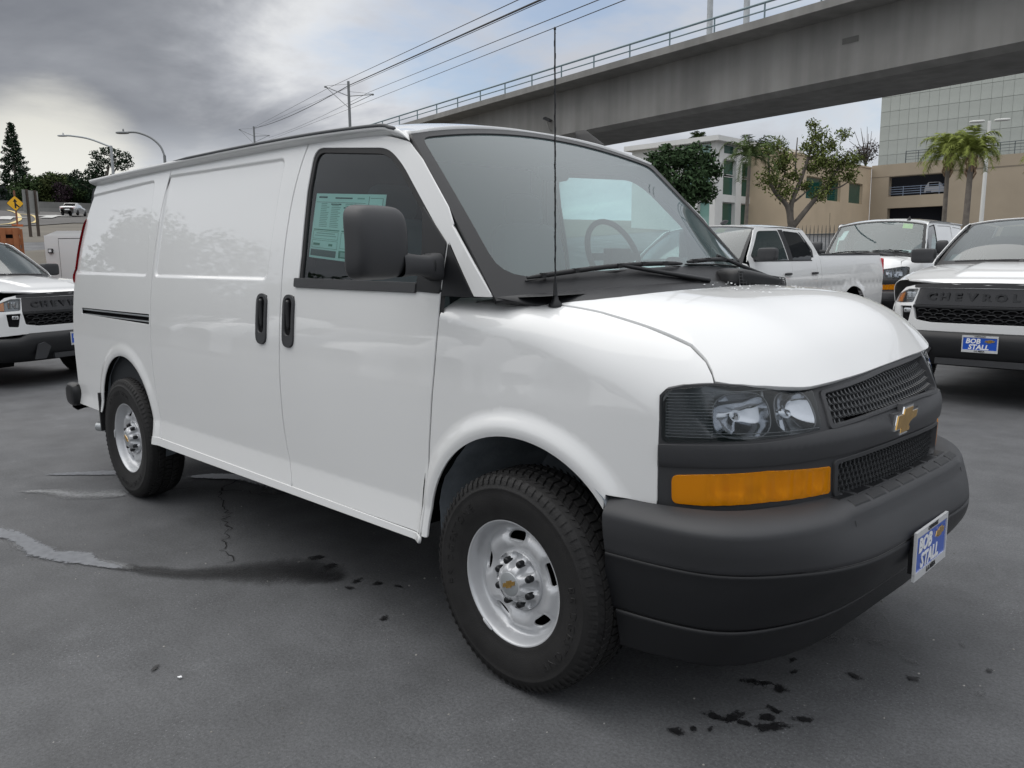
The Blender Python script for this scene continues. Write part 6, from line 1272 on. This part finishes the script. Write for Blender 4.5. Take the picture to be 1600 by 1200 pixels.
ragged([(-2.30, -1.53), (-2.08, -1.42), (-1.90, -1.32), (-1.75, -1.16), (-1.62, -1.02), (-1.52, -.92), (-1.38, -.86), (-1.22, -.82)], [.06, .08, .10, .13, .22, .26, .17, .05], 3, 'damp_patch', DAMP, .004)
ragged([(-4.5, -1.25), (-4.29, -1.0), (-4.12, -.82), (-3.95, -.72)], [.03, .09, .11, .06], 4, 'puddle', WET, .006)
ragged([(-4.15, -1.50), (-3.96, -1.31), (-3.72, -1.20), (-3.58, -1.05), (-3.42, -.99)], [.03, .10, .20, .22, .06], 5, 'puddle', SHINE, .005)
ragged([(-3.66, -.56), (-3.5, -.38), (-3.23, -.22), (-2.93, -.19), (-2.75, -.22)], [.05, .10, .13, .16, .03], 6, 'puddle', WET, .006)
ragged([(-3.05, -.30), (-2.88, -.24), (-2.70, -.25)], [.10, .22, .08], 7, 'damp_patch', DAMP, .004)
for i, (p, w) in enumerate((([(-3.16, -.5), (-2.95, -.60), (-2.65, -.70), (-2.50, -.80), (-2.32, -.86), (-2.1, -.99), (-1.85, -1.08)], .014), ([(-3.6, .1), (-3.35, -.2), (-3.16, -.5), (-3.0, -.42), (-2.7, -.36)], .012), ([(-3.16, -.5), (-3.45, -.72), (-3.6, -.8)], .010))): ragged(p, [w*.16, w*.3, w*.2, w*.18], 20+i, 'pavement_crack', CRK, .0045, .4, 8)
def blots(spots, seed, name, m, lift):
    R = np.random.default_rng(seed); b = MB(); cv = []
    for x, y, r in spots:
        rr = r*1.7; st_ = 1+.5*R.random(); an = R.random()*3; V = [(x, y, lift)]
        for q in (.3, .6, .85, 1):
            for g in np.linspace(0, 2*math.pi, 16, endpoint=False): p_, s_ = rr*q*math.cos(g)*st_, rr*q*math.sin(g)/st_; V.append((x+p_*math.cos(an)-s_*math.sin(an), y+p_*math.sin(an)+s_*math.cos(an), lift))
        b.add(V, [(0, j+1, (j+1) % 16+1) for j in range(16)]+[(i*16+j+1, i*16+j+17, i*16+(j+1) % 16+17, i*16+(j+1) % 16+1) for i in range(3) for j in range(16)], False); cv += [1]+[.75]*16+[.45]*16+[.18]*16+[-.4]*16; lift += .00003
    o = b.build(name, m); cover(o.data, cv); tag(o, kind='stuff')
blots([(.62, -.64, .045), (.66, -.60, .05), (.70, -.61, .03), (.74, -.53, .04), (.77, -.57, .06), (.735, -.47, .03), (.83, -.46, .035), (.585, -.36, .035), (.63, -.34, .03), (.69, -.335, .04), (.63, -.11, .022), (.67, -.19, .022), (.84, -.07, .03), (.57, -.80, .035), (.60, -.75, .02), (.64, -.72, .02), (1.0, .05, .03), (1.18, .30, .02), (-.78, -.94, .03), (-1.2, -.79, .035), (-1.10, -.74, .03), (-1.0, -.69, .025), (-1.15, -.86, .03), (-1.06, -1.78, .022), (-1.6, -.76, .05), (-1.45, -.77, .05), (.42, -1.35, .012), (.1, -1.7, .015), (-.3, -2.1, .01)], 31, 'drip_marks', DROP, .0042)
blots([(.66, .16, .07), (.80, .25, .05), (.95, .18, .04), (1.05, .45, .03), (1.2, .1, .03)], 32, 'silt_marks', FAINT, .0042)
R = np.random.default_rng(33); b = MB()
for k in range(900):
    x, y = R.uniform(-4.2, 3.2), R.uniform(-2.9, 1.5); s = .0022+.0045*R.random()**3
    g = R.random()*6.28; b.add([(x+s*math.cos(g+q)*(1 if j % 2 else .7), y+s*math.sin(g+q), .0005+(s*.7 if j == 4 else 0)) for j, q in enumerate((0, 1.6, 3.1, 4.7))]+[(x, y, s*.8)], [(0, 1, 4), (1, 2, 4), (2, 3, 4), (3, 0, 4)], False)
tag(b.build('loose_grit', mat('pale_grit', (.24, .235, .22), .9, island=.5)), kind='stuff')
b = MB(); b.prism([(0, 0), (.013, .002), (.016, .011), (.005, .013)], .0045, .008, 'z'); o = b.build('litter_scrap', PLATEW, None, (-.93, -1.754, 0)); tag(o, 'tiny white scrap of paper on the dark asphalt in the foreground', 'litter')
PNT = mat('worn_yellow_paint', (.36, .30, .13), .8, noise=(14, .5)); soft_edge(PNT, .3, .7, 30, .9); blots([(-6.6, .25, .16), (-6.3, .42, .18), (-6.05, .55, .16)], 34, 'worn_yellow_marking', PNT, .0042)
